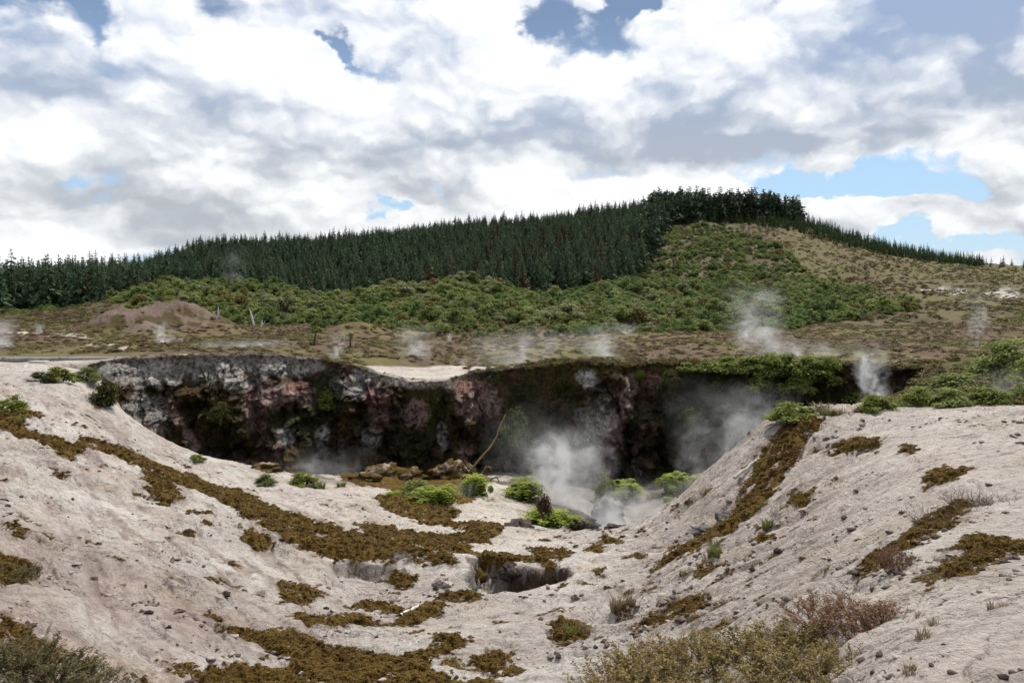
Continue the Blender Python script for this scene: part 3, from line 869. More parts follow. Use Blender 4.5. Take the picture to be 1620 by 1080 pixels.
def wall_colour():
    n1 = fbm(CX * .5, CZ * .5, 3, 4); n2 = fbm(CX * 1.6 + CY * .5, CZ * 1.3 - CY * .4, 5, 5, .6); n3 = fbm(CX * .9, CZ * .25, 7, 4)
    col = lerp3((.024, .018, .010), (.075, .052, .026), sstep(n2, -.3, .6))
    col = lerp3(col, (.17, .115, .090), sstep(n3, .12, .6) * .6 * (1 - sstep(cpxp, 1060, 1160)))
    col = lerp3(col, (.095, .058, .018), sstep(fbm(CX * .6, CZ * .45, 23, 4, .6), .05, .5) * .7)
    col = lerp3(col, (.040, .058, .018), sstep(fbm(CX * .5, CZ * .5, 24, 4, .6), .12, .5) * .7)
    def blob(lst, soft=.5, nz=.9):
        w = np.zeros_like(CX)
        for px, py, rx, ry in lst:
            q = ((cpxp - px) / rx) ** 2 + ((cpyp - py) / ry) ** 2
            w = np.maximum(w, sstep(q + nz * n2 + .4 * n1, 1 + soft, 1 - soft))
        return w
    def line(x0, y0, x1, y1, wd):
        dx, dy = x1 - x0, y1 - y0
        t = np.clip(((cpxp - x0) * dx + (cpyp - y0) * dy) / (dx * dx + dy * dy), 0, 1)
        q = np.hypot(cpxp - x0 - t * dx, cpyp - y0 - t * dy) / wd
        return sstep(q + .5 * n2, 1.3, .7)
    brown = blob([(330, 650, 50, 40), (700, 640, 50, 50), (880, 600, 80, 26), (1250, 600, 90, 30), (640, 620, 40, 18), (745, 680, 30, 40)])
    col = lerp3(col, (.060, .042, .012), brown * .85)
    grey = blob([(240, 590, 80, 28), (340, 582, 90, 22), (450, 578, 60, 18), (230, 660, 34, 46), (560, 608, 45, 20), (945, 672, 34, 44), (510, 692, 10, 24), (700, 690, 9, 24), (590, 690, 14, 24), (930, 598, 18, 14), (450, 690, 14, 14), (370, 605, 40, 14)])
    col = lerp3(col, lerp3((.30, .28, .255), (.52, .49, .455), sstep(n1 + n2, -.4, .5)), grey * .88)
    pink = np.maximum.reduce([blob([(410, 630, 36, 20), (470, 622, 44, 18), (402, 655, 18, 26), (596, 642, 20, 36), (660, 655, 24, 22), (758, 632, 34, 32), (735, 708, 12, 17), (1035, 600, 14, 9), (425, 712, 20, 18), (400, 742, 40, 14), (215, 690, 40, 20)]),
                             line(262, 636, 308, 706, 7), line(1002, 600, 975, 680, 10), line(975, 680, 958, 742, 15)])
    col = lerp3(col, lerp3((.27, .175, .155), (.40, .30, .265), sstep(n2, -.3, .5)), pink * .9)
    red = blob([(596, 632, 14, 14), (735, 612, 14, 10), (470, 612, 20, 8), (1030, 598, 16, 8)])
    col = lerp3(col, (.26, .11, .09), red * .6)
    green = blob([(520, 622, 30, 30), (1120, 640, 60, 60), (1250, 640, 80, 40), (830, 640, 30, 40), (1180, 700, 60, 40)])
    col = lerp3(col, (.026, .034, .012), green * .8)
    # lip: moss on the right, bare clay on the left
    top = sstep(np.r_[T, T2 * 0 + 1], .90, .97)
    col = lerp3(col, lerp3((.060, .042, .012), (.10, .085, .022), sstep(n2, -.2, .4)), top * sstep(cpxp, 830, 870) * .9)
    col = lerp3(col, (.17, .13, .11), top * (1 - sstep(cpxp, 470, 540)) * .6)
    back = sstep(np.r_[T * 0, T2], .25, .6)
    heath = lerp3((.12, .085, .05), (.155, .13, .05), sstep(n1, -.2, .3))
    col = lerp3(col, heath, back * (1 - np.exp(-((cpxp - 650) / 90) ** 4)))
    col = lerp3(col, (.47, .42, .36), np.clip(np.maximum(top, back), 0, 1) * np.exp(-((cpxp - 650) / 62) ** 4) * sstep(n2, -.8, -.2))
    return np.clip(col, .004, .8)


ccol = wall_colour()
nr2, nc2 = CX.shape
id2 = np.arange(nr2 * nc2).reshape(nr2, nc2)
CF = np.stack([id2[:-1, :-1], id2[:-1, 1:], id2[1:, 1:], id2[1:, :-1]], -1)
okc = (hgt[:-1] > .25) & (hgt[1:] > .25)
CF = CF[:, okc].reshape(-1, 4)
cliff = ob('cliff', mesh_np('cliff', np.stack([CX, CY, CZ], -1).reshape(-1, 3), CF, M['cliff'], cols=ccol.reshape(-1, 3), smooth=True))
tag(cliff, 'dark crumbling crater wall streaked with grey, pink and moss', kind='structure')

# ------------------------------------------------------------------ plant builders (unit sized meshes: about 1 wide, 1 high)
def unit(v):
    return v / (np.linalg.norm(v, axis=-1, keepdims=True) + 1e-9)


def leaves(pos, nrm, size, r, aspect=.45, along=None):
    """rhombic leaves: pos, facing normal, length"""
    n = len(pos)
    nrm = unit(nrm)
    a = along if along is not None else r.normal(size=(n, 3))
    a = unit(a - (a * nrm).sum(1, keepdims=True) * nrm)
    b = np.cross(nrm, a)
    s = np.asarray(size).reshape(-1, 1) * np.ones((n, 1))
    fold = nrm * s * .12
    V = np.stack([pos - a * s * .5, pos + b * s * aspect * .5 + fold, pos + a * s * .5, pos - b * s * aspect * .5 + fold], 1).reshape(-1, 3)
    F = np.arange(4 * n).reshape(n, 4)
    return V, F


def tube(pts, rad, sides=5):
    pts = np.asarray(pts, float); n = len(pts); rad = np.asarray(rad, float) * np.ones(n)
    d = unit(np.gradient(pts, axis=0))
    ref = np.array([.31, .92, .22])
    a = unit(np.cross(d, ref)); b = np.cross(d, a)
    an = np.arange(sides) * 2 * math.pi / sides
    V = pts[:, None] + rad[:, None, None] * (np.cos(an)[None, :, None] * a[:, None] + np.sin(an)[None, :, None] * b[:, None])
    V = V.reshape(-1, 3)
    i = np.arange(n - 1)[:, None] * sides; k = np.arange(sides)[None]
    F = np.stack([i + k, i + (k + 1) % sides, i + sides + (k + 1) % sides, i + sides + k], -1).reshape(-1, 4)
    return V, F


def join(parts):
    V, F, T, o = [], [], [], 0
    for v, f, t in parts:
        V.append(v); F.append(f + o); T.append(np.full(len(f), t) if np.isscalar(t) else t); o += len(v)
    return np.concatenate(V), np.concatenate(F), np.concatenate(T)


def crown_mesh(name, mat, seed, n=700, lumps=16, leaf=.13, lump=.24, flat=.75, aspect=.5, low=.0, up=.35, spread=.36):
    """bushy crown of leaf clumps with gaps between them"""
    r = np.random.default_rng(seed)
    th = r.uniform(0, 2 * math.pi, lumps); q = np.sqrt(r.uniform(0, 1, lumps))
    c = np.c_[np.cos(th) * q * spread, np.sin(th) * q * spread, .13 + (1 - q ** 2) * .60 * np.sqrt(r.uniform(.02, 1.2, lumps)) + low]
    rad = lump * r.uniform(.65, 1.15, lumps)
    k = r.integers(0, lumps, n)
    d = unit(r.normal(size=(n, 3))); d[:, 2] = np.where(d[:, 2] < -.35, -d[:, 2], d[:, 2])
    rr = rad[k] * r.uniform(.55, 1.08, n)
    pos = c[k] + d * rr[:, None] * np.array([1, 1, flat])
    pos[:, 2] = np.clip(pos[:, 2], .02, None)
    lt = r.uniform(-.22, .22, lumps)
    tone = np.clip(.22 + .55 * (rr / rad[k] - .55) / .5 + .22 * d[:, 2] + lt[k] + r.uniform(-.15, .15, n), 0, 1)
    V, F = leaves(pos, d + r.normal(size=(n, 3)) * .55 + np.array([0, 0, up]), leaf * r.uniform(.6, 1.3, n), r, aspect)
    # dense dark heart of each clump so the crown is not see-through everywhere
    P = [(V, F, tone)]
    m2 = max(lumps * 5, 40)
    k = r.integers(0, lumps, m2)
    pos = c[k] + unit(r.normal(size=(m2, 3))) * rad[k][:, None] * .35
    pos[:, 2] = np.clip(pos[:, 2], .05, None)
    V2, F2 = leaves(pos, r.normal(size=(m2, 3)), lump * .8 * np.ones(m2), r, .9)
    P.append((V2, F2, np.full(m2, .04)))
    V, F, T = join(P)
    return mesh_np(name, V, F, mat, tone=T)


def trunk_mesh(name, mat, seed, h=.5, r0=.03, branches=4):
    r = np.random.default_rng(seed)
    P = []
    for k in range(branches):
        a = r.uniform(0, 6.28); s = r.uniform(.1, .3)
        pts = np.array([[0, 0, -.06], [math.cos(a) * s * .25, math.sin(a) * s * .25, h * .4], [math.cos(a) * s, math.sin(a) * s, h]])
        v, f = tube(pts, [r0, r0 * .7, r0 * .25], 5); P.append((v, f, 0))
    V, F, T = join(P)
    return mesh_np(name, V, F, mat)


def fern_mesh(name, mat, seed, fronds=70, leaf=.085, arch=1.0, dome=.8):
    """mound of arching fronds, each a row of paired leaflets"""
    r = np.random.default_rng(seed)
    pos, nr, al, sz, tn = [], [], [], [], []
    for i in range(fronds):
        a = r.uniform(0, 6.283); L = r.uniform(.35, .6); q = r.uniform(0, .28); b = r.uniform(0, 6.283)
        x0 = np.array([math.cos(b) * q, math.sin(b) * q, .05 + r.uniform(.1, .42) * (1 - q * 2)])
        d = np.array([math.cos(a), math.sin(a), 0])
        for k in range(11):
            t = (k + .5) / 11
            p = x0 + d * L * t + np.array([0, 0, dome * L * (2.2 * t - 2.6 * arch * t * t)])
            p[2] = max(p[2], .02)
            side = np.array([-d[1], d[0], 0])
            for s in (-1, 1):
                w = leaf * (1.25 - t) * r.uniform(.8, 1.2)
                pos.append(p + side * s * w * .55); al.append(side * s + d * .5 + np.array([0, 0, -.25])); nr.append(np.array([r.normal() * .3, r.normal() * .3, 1]) - d * .4 * t)
                sz.append(w * 1.5); tn.append(np.clip(.35 + .5 * p[2] + .15 * t + r.uniform(-.18, .22), 0, 1))
    V, F = leaves(np.array(pos), np.array(nr), np.array(sz), r, .42, np.array(al))
    m = 120
    q = r.normal(size=(m, 3)) * np.array([.16, .16, .10]) + np.array([0, 0, .18]); q[:, 2] = np.abs(q[:, 2])
    V2, F2 = leaves(q, r.normal(size=(m, 3)), np.full(m, .2), r, .8)
    V, F, T = join([(V, F, np.array(tn)), (V2, F2, .03)])
    return mesh_np(name, V, F, mat, tone=T)


def stems(r, n, spread, hmin, hmax, rad, bend=.2, seg=4, base=.3):
    P, tips = [], []
    for i in range(n):
        a = r.uniform(0, 6.283); q = math.sqrt(r.uniform(0, 1)) * base
        p = np.array([math.cos(a) * q, math.sin(a) * q, -.04])
        h = r.uniform(hmin, hmax) * (1 - .35 * q / base)
        d = unit(np.array([math.cos(a) * spread * (q / base + .25) + r.normal() * .2, math.sin(a) * spread * (q / base + .25) + r.normal() * .2, 1.0]))
        pts = [p]
        for s in range(seg):
            d = unit(d + r.normal(size=3) * bend * .5 + np.array([0, 0, .08]))
            pts.append(pts[-1] + d * h / seg)
        pts = np.array(pts)
        v, f = tube(pts, np.linspace(rad, rad * .35, seg + 1), 3)
        P.append((v, f, .0)); tips.append(pts)
    return P, tips


def heather_meshes(seed, mat, nst=90, nl=55, leaf=.05, hmin=.5, hmax=1.0, spread=.5, base=.42):
    """low heath shrub: many upright stems set with tiny leaves; returns stem mesh, leaf mesh"""
    r = np.random.default_rng(seed)
    P, tips = stems(r, nst, spread, hmin, hmax, .0055, .28, 5, base)
    Vs, Fs, _ = join(P)
    pos, nr, al, tn = [], [], [], []
    for pts in tips:
        k = r.uniform(.30, 1.0, nl) * (len(pts) - 1.001)
        i = k.astype(int); t = k - i
        p = pts[i] * (1 - t)[:, None] + pts[i + 1] * t[:, None]
        d = unit(pts[i + 1] - pts[i])
        o = unit(r.normal(size=(nl, 3)))
        pos.append(p + o * r.uniform(.008, .05, nl)[:, None]); al.append(d * .9 + o); nr.append(r.normal(size=(nl, 3)) + np.array([0, 0, .4]))
        tn.append(np.clip(.10 + .65 * k / (len(pts) - 1) + r.uniform(-.2, .2, nl), 0, 1))
    pos = np.concatenate(pos)
    V, F = leaves(pos, np.concatenate(nr), leaf * r.uniform(.6, 1.3, len(pos)), r, .38, np.concatenate(al))
    return mesh_np('heath_stems', Vs, Fs, M['twig']), mesh_np('heath_leaves', V, F, mat, tone=np.concatenate(tn))


def twig_mesh(seed, n=60, hmin=.5, hmax=1.0, spread=.9, base=.3, rad=.006):
    r = np.random.default_rng(seed)
    P, tips = stems(r, n, spread, hmin, hmax, rad, .35, 5, base)
    Q = list(P)
    for pts in tips:
        for k in range(5):
            i = r.integers(1, len(pts) - 1); d = unit(pts[i + 1] - pts[i] + r.normal(size=3) * .12)
            L = r.uniform(.08, .25)
            v, f = tube(np.array([pts[i], pts[i] + d * L * .5, pts[i] + d * L + np.array([0, 0, .02])]), [rad * .6, rad * .45, rad * .25], 3)
            Q.append((v, f, 0))
    V, F, _ = join(Q)
    return mesh_np('bare_twigs', V, F, M['twig'])


def grass_mesh(seed, mat, n=120, hmin=.4, hmax=1.0, w=.02, spread=.7, base=.25):
    r = np.random.default_rng(seed)
    V, F, T = [], [], []
    for i in range(n):
        a = r.uniform(0, 6.283); q = math.sqrt(r.uniform(0, 1)) * base
        p = np.array([math.cos(a) * q, math.sin(a) * q, -.03]); h = r.uniform(hmin, hmax)
        a2 = a + r.normal() * .8; d = np.array([math.cos(a2), math.sin(a2), 0]); sd_ = np.array([-d[1], d[0], 0]) * w
        b = spread * r.uniform(.2, 1)
        p1 = p + np.array([0, 0, h * .55]) + d * b * .18 * h; p2 = p + np.array([0, 0, h * (1 - .3 * b)]) + d * b * .7 * h
        o = len(V) ; V += [p - sd_, p + sd_, p1 + sd_ * .8, p1 - sd_ * .8, p2 + sd_ * .15, p2 - sd_ * .15]
        F += [[o, o + 1, o + 2, o + 3], [o + 3, o + 2, o + 4, o + 5]]; t = r.uniform(0, 1); T += [t * .6, t]
    return mesh_np('grass_blades', np.array(V), np.array(F), mat, tone=T)


def pine_meshes(seed, mat, rb=.16, levels=17, nb=7, low=.07, taper=.85, irregular=.2, droop=.28, card=.62):
    """conifer of unit height: trunk, and boughs in whorls hung with needle sprays"""
    r = np.random.default_rng(seed)
    tv, tf = tube(np.array([[0, 0, -.04], [r.normal() * .004, r.normal() * .004, .45], [0, 0, .97]]), [.017, .011, .003], 6)
    pos, nr, al, sz, tn = [], [], [], [], []
    for i in range(levels):
        f = low + (1 - low - .02) * (i / (levels - 1)) ** .95
        R0 = rb * ((1 - f) / (1 - low)) ** taper * r.uniform(1 - irregular, 1 + irregular) + .006
        n = nb if f < .85 else 4
        for k in range(n):
            a = r.uniform(0, 6.283); L = R0 * r.uniform(.65, 1.2); d = np.array([math.cos(a), math.sin(a), 0])
            for t in (.3, .55, .8, 1.0):
                z = f + L * (.35 * t - droop * 2.2 * t * t) + r.normal() * .006
                p = d * L * t + np.array([0, 0, z])
                s = L * card * (1.05 - .35 * t) * r.uniform(.8, 1.25) + .008
                for rep in range(2 if t > .5 else 1):
                    pos.append(p + r.normal(size=3) * .006); al.append(d + np.array([0, 0, -.35 + .3 * f]) + r.normal(size=3) * .35)
                    nr.append(np.array([0, 0, 1.0]) + r.normal(size=3) * .6 + d * .5)
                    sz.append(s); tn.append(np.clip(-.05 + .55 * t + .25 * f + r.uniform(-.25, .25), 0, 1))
    top = np.array([[0, 0, .965 + .012 * k] for k in range(3)])
    V, F = leaves(np.array(pos), np.array(nr), np.array(sz), r, .5, np.array(al))
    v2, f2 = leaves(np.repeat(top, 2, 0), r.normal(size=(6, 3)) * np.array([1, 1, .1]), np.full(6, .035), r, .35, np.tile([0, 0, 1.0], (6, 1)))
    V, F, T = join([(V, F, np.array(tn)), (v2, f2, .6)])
    return mesh_np('pine_trunk', tv, tf, M['bark']), mesh_np('pine_crown', V, F, mat, tone=T)


def rock_mesh(name, mat, seed, sub=3, rough=.35, freq=1.3, flat=.8):
    import bmesh
    bm = bmesh.new(); bmesh.ops.create_icosphere(bm, subdivisions=sub, radius=.5)
    V = np.array([v.co for v in bm.verts]); F = np.array([[v.index for v in f.verts] for f in bm.faces]); bm.free()
    d = 1 + rough * (fbm(V[:, 0] * freq * 2 + seed * 3.1 + V[:, 2] * 1.7, V[:, 1] * freq * 2 + V[:, 2] * 1.3, seed, 4, .6))
    q = np.abs(fbm(V[:, 0] * freq * 3 + V[:, 2] * 2.1, V[:, 1] * freq * 3 - V[:, 2] * 2.7 + seed, seed + 5, 3))
    V = V * (d - rough * .35 * q)[:, None] * np.array([1, 1, flat])
    V[:, 2] += .30 * flat
    return mesh_np(name, V, F, mat, smooth=sub > 3)


# ------------------------------------------------------------------ scattering
def scatter(name, protos, P, rot, scl, idx, label):
    """one object made of many copies that nobody could count"""
    col = bpy.data.collections.new(name + '_sources')
    for k, me in enumerate(protos):
        o = bpy.data.objects.new('%s_source_%02d' % (name, k), me); col.objects.link(o)
    me = bpy.data.meshes.new(name)
    me.vertices.add(len(P)); me.vertices.foreach_set('co', np.asarray(P, np.float32).ravel())
    a = me.attributes.new('turn', 'FLOAT_VECTOR', 'POINT'); a.data.foreach_set('vector', np.c_[np.zeros((len(P), 2)), rot].astype(np.float32).ravel())
    a = me.attributes.new('size', 'FLOAT_VECTOR', 'POINT'); a.data.foreach_set('vector', np.asarray(scl, np.float32).ravel())
    a = me.attributes.new('which', 'INT', 'POINT'); a.data.foreach_set('value', np.asarray(idx, np.int32))
    o = ob(name, me)
    ng = bpy.data.node_groups.new(name, 'GeometryNodeTree')
    ng.interface.new_socket('Geometry', in_out='INPUT', socket_type='NodeSocketGeometry')
    ng.interface.new_socket('Geometry', in_out='OUTPUT', socket_type='NodeSocketGeometry')
    N = ng.nodes; L = ng.links
    gi, go = N.new('NodeGroupInput'), N.new('NodeGroupOutput')
    ci = N.new('GeometryNodeCollectionInfo'); ci.inputs['Collection'].default_value = col
    ci.inputs['Separate Children'].default_value = True; ci.inputs['Reset Children'].default_value = True
    ip = N.new('GeometryNodeInstanceOnPoints'); ip.inputs['Pick Instance'].default_value = True

    def na(nm, typ):
        n = N.new('GeometryNodeInputNamedAttribute'); n.data_type = typ; n.inputs[0].default_value = nm
        return n.outputs[0]
    er = N.new('FunctionNodeEulerToRotation')
    L.new(na('turn', 'FLOAT_VECTOR'), er.inputs[0])
    L.new(gi.outputs[0], ip.inputs['Points']); L.new(ci.outputs[0], ip.inputs['Instance'])
    L.new(na('which', 'INT'), ip.inputs['Instance Index']); L.new(er.outputs[0], ip.inputs['Rotation']); L.new(na('size', 'FLOAT_VECTOR'), ip.inputs['Scale'])
    L.new(ip.outputs[0], go.inputs[0])
    md = o.modifiers.new('scatter', 'NODES'); md.node_group = ng
    return tag(o, label, kind='stuff')


def jgrid(x0, x1, y0, y1, step, r, jit=.45):
    a = np.arange(x0, x1, step); b = np.arange(y0, y1, step)
    A, B = np.meshgrid(a, b); A = A.ravel(); B = B.ravel()
    return A + r.uniform(-jit, jit, len(A)) * step, B + r.uniform(-jit, jit, len(A)) * step


def column(X, Y):
    return PW / 2 + FPX * X / Y      # photograph column of a place, near enough for the far land


# ------------------------------------------------------------------ conifers on the hills
r = np.random.default_rng(21)
SCRUB_BACK = [(-400, 270), (100, 275), (200, 238), (340, 240), (500, 222), (700, 240), (900, 240), (1000, 262), (1040, 350), (1062, 440), (1100, 470), (1270, 478)]
X, Y = jgrid(-420, 210, 215, 540, 4.5, r)
pc = column(X, Y)
crest = interp(pc, [(-400, 520), (200, 500), (340, 470), (700, 490), (900, 515), (1270, 525)])
k = (pc > -330) & (pc < 1262) & (Y > interp(pc, SCRUB_BACK) + 4 + 14 * fbm(X * .035, Y * .035, 92, 3)) & (Y < crest) & (r.uniform(size=len(X)) < .93)
k &= ~((pc > 1030) & (r.uniform(size=len(X)) < .15))
X, Y, pc = X[k], Y[k], pc[k]
Hh = interp(pc, [(-400, 19.5), (120, 19), (200, 14), (300, 10.5), (400, 9.5), (700, 10), (900, 10.5), (1000, 12), (1040, 16), (1260, 18)]) * r.uniform(.66, 1.12, len(X)) * (1 + .16 * fbm(X * .03, Y * .03, 91, 2))
Z = height(X / Y, Y)
old = pc > 1030 + r.normal(size=len(pc)) * 12
brownish = r.uniform(size=len(pc))
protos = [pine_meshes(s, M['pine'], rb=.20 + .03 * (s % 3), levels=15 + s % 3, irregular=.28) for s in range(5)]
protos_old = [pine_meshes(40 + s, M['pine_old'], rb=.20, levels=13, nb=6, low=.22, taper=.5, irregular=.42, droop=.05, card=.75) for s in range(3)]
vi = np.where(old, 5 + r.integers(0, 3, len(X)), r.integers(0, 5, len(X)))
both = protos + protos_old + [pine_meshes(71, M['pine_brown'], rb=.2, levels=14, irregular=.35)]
vi = np.where((brownish < .13 * np.exp(-((pc - 830) / 170) ** 2) + .012) & ~old, 8, vi)
# which of them show: nothing nearer stands in front of their upper half
order = np.argsort(-Hh / Y * np.where((pc > -40), 1, .1))
_, top_row = pix(X, Y, Z + Hh)
vis = []
horizon = {}
for i in np.argsort(Y):
    b = int(pc[i] // 6)
    ht = min(horizon.get(bb, 9999) for bb in (b - 1, b, b + 1))
    if top_row[i] < ht - 1.5 or ht > 9000: vis.append(i)
    if top_row[i] < horizon.get(b, 9999): horizon[b] = top_row[i]
vis = set(vis)
chosen = [i for i in order if i in vis and -30 < pc[i] < 1650]
chosen_set = set(chosen[:220] + [i for i in chosen[220:] if pc[i] > 1060][:75])


def make_pine(kind, i):
    t, c = both[i]
    root = ob('pine_tree', None)
    tag(root, 'dark green conifer in the dense plantation on the hillside' if i < 5 else 'tall dark pine standing on the crest of the hill', 'tree', 'plantation conifers on the hill' if i < 5 else 'old pines along the hill crest') if i < 8 else tag(root, 'browning conifer among the dark green ones of the plantation', 'tree', 'browning conifers in the plantation')
    ob('trunk', t, root); ob('crown', c, root)
    return root


src = {}
for i in chosen_set:
    v = int(vi[i])
    loc = (X[i], Y[i], Z[i] - .2); rz = r.uniform(0, 6.28); s = (Hh[i] * r.uniform(.9, 1.15),) * 2 + (Hh[i],)
    if v not in src:
        src[v] = make_pine('pine', v)
        src[v].location = loc; src[v].rotation_euler = (0, 0, rz); src[v].scale = s
    else:
        dup(src[v], loc, rz, s)
rest = np.array([i for i in range(len(X)) if i not in chosen_set])


def merged(a, b, nm):
    """trunk and crown of a tree as one source mesh for the scattered mass"""
    va = np.array([v.co for v in a.vertices]); fa = np.array([list(p.vertices) for p in a.polygons])
    vb = np.empty(len(b.vertices) * 3, np.float32); b.vertices.foreach_get('co', vb); vb = vb.reshape(-1, 3)
    fb = np.empty(len(b.loops), np.int32); b.loops.foreach_get('vertex_index', fb); fb = fb.reshape(-1, 4)
    tb = np.empty(len(fb), np.float32); b.attributes['tone'].data.foreach_get('value', tb)
    V_, F_, T_ = join([(va, fa, 0.0), (vb, fb, tb)])
    return mesh_np(nm, V_, F_, b.materials[0], tone=T_)


msrc = [merged(a, b, 'pine_mass') for a, b in both]
w_ = r.uniform(.9, 1.15, len(rest))
scatter('pine_forest', msrc, np.c_[X, Y, Z - .2][rest], r.uniform(0, 6.28, len(rest)), np.c_[Hh[rest] * w_, Hh[rest] * w_, Hh[rest]], vi[rest], 'dense dark conifer plantation covering the hill behind the front trees')

# young plantation along the ridge on the right
X, Y = jgrid(90, 420, 405, 545, 4.3, r, .3)
pc = column(X, Y)
lowb = interp(pc, [(1060, 455), (1130, 462), (1250, 455), (1350, 448), (1450, 452), (1560, 470), (1620, 480), (1900, 480)])
k = (pc > 1085) & (pc < 1700) & (Y > lowb) & (Y < 525) & (r.uniform(size=len(pc)) < np.where(pc > 1555, .12, 1))
X, Y, pc = X[k], Y[k], pc[k]
Z = height(X / Y, Y)
Hh = r.uniform(5.2, 8.2, len(X)) * np.where(pc < 1200, .85, 1)
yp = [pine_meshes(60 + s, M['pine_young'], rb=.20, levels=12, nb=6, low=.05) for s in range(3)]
vi = r.integers(0, 3, len(X))
order = np.argsort(-Hh / Y * np.where(pc < 1620, 1, .1) + (Y > 505) * .002)
inds = set(order[:110].tolist())
src = {}
for i in inds:
    v = int(vi[i]); loc = (X[i], Y[i], Z[i] - .1); s = (Hh[i] * 1.05, Hh[i] * 1.05, Hh[i])
    if v not in src:
        root = ob('young_pine', None, loc=loc); root.scale = s
        tag(root, 'small young conifer in the planted strip along the sloping ridge', 'tree', 'young conifers along the ridge')
        ob('trunk', yp[v][0], root); ob('crown', yp[v][1], root); src[v] = root
    else:
        dup(src[v], loc, r.uniform(0, 6.28), s)
rest = np.array([i for i in range(len(X)) if i not in inds])
scatter('young_plantation', [merged(a, b, 'young_pine_mass') for a, b in yp], np.c_[X, Y, Z - .1][rest], r.uniform(0, 6.28, len(rest)), np.c_[Hh, Hh, Hh][rest] * 1.05, vi[rest], 'rows of young green conifers covering the ridge behind the first ones')

# ------------------------------------------------------------------ scrub on the lower hill
r = np.random.default_rng(33)
X, Y = jgrid(-190, 230, 88, 470, 2.35, r)
pc = column(X, Y)
back = interp(pc, [(-400, 292), (160, 288), (200, 236), (340, 238), (500, 220), (700, 238), (900, 238), (1000, 262), (1040, 350), (1062, 438), (1150, 452), (1220, 380), (1300, 270), (1400, 205), (1460, 180)])
front = interp(pc, [(-400, 262), (150, 255), (190, 150), (260, 118), (340, 112), (500, 108), (600, 98), (700, 94), (1060, 93), (1150, 100), (1250, 108), (1350, 140), (1440, 170), (1460, 180)])
pr = np.where(Y > 250, .62, .93)
k = (pc > -250) & (pc < 1460) & (Y > front) & (Y < back) & (r.uniform(size=len(X)) < pr)
bn = fbm(X * .03, Y * .03, 71, 3)
k &= ~((pc > 1180) & (bn > .22) & (Y > 130))
X, Y, pc, bn = X[k], Y[k], pc[k], bn[k]
Z = height(X / Y, Y)
W = r.uniform(1.7, 2.4, len(X)) * (1 + 1.2 * r.uniform(size=len(X)) ** 2.4) * (1 + .35 * fbm(X * .06, Y * .06, 93, 2)) * np.where(Y < 115, .62, 1) * np.where((pc < 450) & (Y < 150), .65, 1)
Hs = W * r.uniform(.6, .95, len(X))
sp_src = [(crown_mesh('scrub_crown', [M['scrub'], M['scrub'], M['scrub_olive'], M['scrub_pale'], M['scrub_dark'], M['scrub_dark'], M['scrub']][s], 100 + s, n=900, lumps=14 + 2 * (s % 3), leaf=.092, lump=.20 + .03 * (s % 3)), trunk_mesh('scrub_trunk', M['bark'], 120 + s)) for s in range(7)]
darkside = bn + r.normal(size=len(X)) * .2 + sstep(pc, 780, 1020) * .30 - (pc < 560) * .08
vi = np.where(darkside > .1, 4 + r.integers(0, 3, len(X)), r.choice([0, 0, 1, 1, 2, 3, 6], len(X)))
vi = np.where((vi == 4) & (r.uniform(size=len(X)) < .06), 3, vi)
order = np.argsort(-(W / Y) * np.where((pc > 0) & (pc < 1480), 1, .05))
inds = order[:300]
isin = set(inds.tolist())
src = {}
for i in inds:
    v = int(vi[i]); loc = (X[i], Y[i], Z[i] - .15); rz = r.uniform(0, 6.28); s = (W[i], W[i], Hs[i])
    if v not in src:
        root = ob('scrub_bush', None, loc=loc); root.scale = s
        tag(root, 'rounded green bush in the scrub along the foot of the hill', 'bush', 'scrub bushes at the foot of the hill')
        ob('crown', sp_src[v][0], root); ob('trunk', sp_src[v][1], root); src[v] = root
    else:
        dup(src[v], loc, rz, s)
rest = np.array([i for i in range(len(X)) if i not in isin])
scatter('hillside_scrub', [a for a, b in sp_src], np.c_[X, Y, Z - .15][rest], r.uniform(0, 6.28, len(rest)), np.c_[W, W, Hs][rest], vi[rest], 'mixed green scrub covering the lower hillside')

# small bushes and tussocks dotted over the brown slope on the right, heath on the plain
r = np.random.default_rng(35)
X, Y = jgrid(60, 330, 105, 470, 2.9, r)
pc = column(X, Y)
bn = fbm(X * .035, Y * .035, 71, 3)
k = (pc > 1170) & (pc < 1800) & (r.uniform(size=len(X)) < sstep(bn, -.3, .4) * .7 + .28)
X1, Y1 = X[k], Y[k]; S1 = r.uniform(1.3, 3.4, k.sum())
X, Y = jgrid(-110, 110, 47, 125, .85, r)
pc = column(X, Y)
bn = fbm(X * .10, Y * .05, 77, 4)
yc = rim_y(X / Y)
dip = np.exp(-((pc - 655) / 88) ** 4) * (Y < 55)
bare = ((pc < 120) & (Y < 50))
k = (pc > -250) & (pc < 1870) & (Y > yc + 2.2) & (r.uniform(size=len(X)) < np.where(bn > -.1, .8, .5)) & (dip < .5) & ~bare
for mx, my, rx, ry, hh in MOUNDS[:4]:
    k &= ~((((X - mx) / rx) ** 2 + ((Y - my) / ry) ** 2 < 1.0) & (r.uniform(size=len(X)) < .6))
X2, Y2 = X[k], Y[k]; S2 = r.uniform(.45, 1.15, k.sum())
X, Y = jgrid(-210, -40, 118, 262, 1.7, r)
pc = column(X, Y)
k = (pc > -260) & (pc < 230) & (Y < interp(pc, [(-260, 262), (150, 255), (190, 150), (230, 120)])) & (r.uniform(size=len(X)) < .8)
X2, Y2, S2 = np.r_[X2, X[k]], np.r_[Y2, Y[k]], np.r_[S2, r.uniform(1.2, 2.4, k.sum())]
XX, YY, SS = np.r_[X1, X2], np.r_[Y1, Y2], np.r_[S1, S2]
hs = [crown_mesh('heath_cushion', M['heath'] if s < 3 else M['heath_green'], 200 + s, n=260, lumps=8, leaf=.11, lump=.26, flat=.55) for s in range(5)]
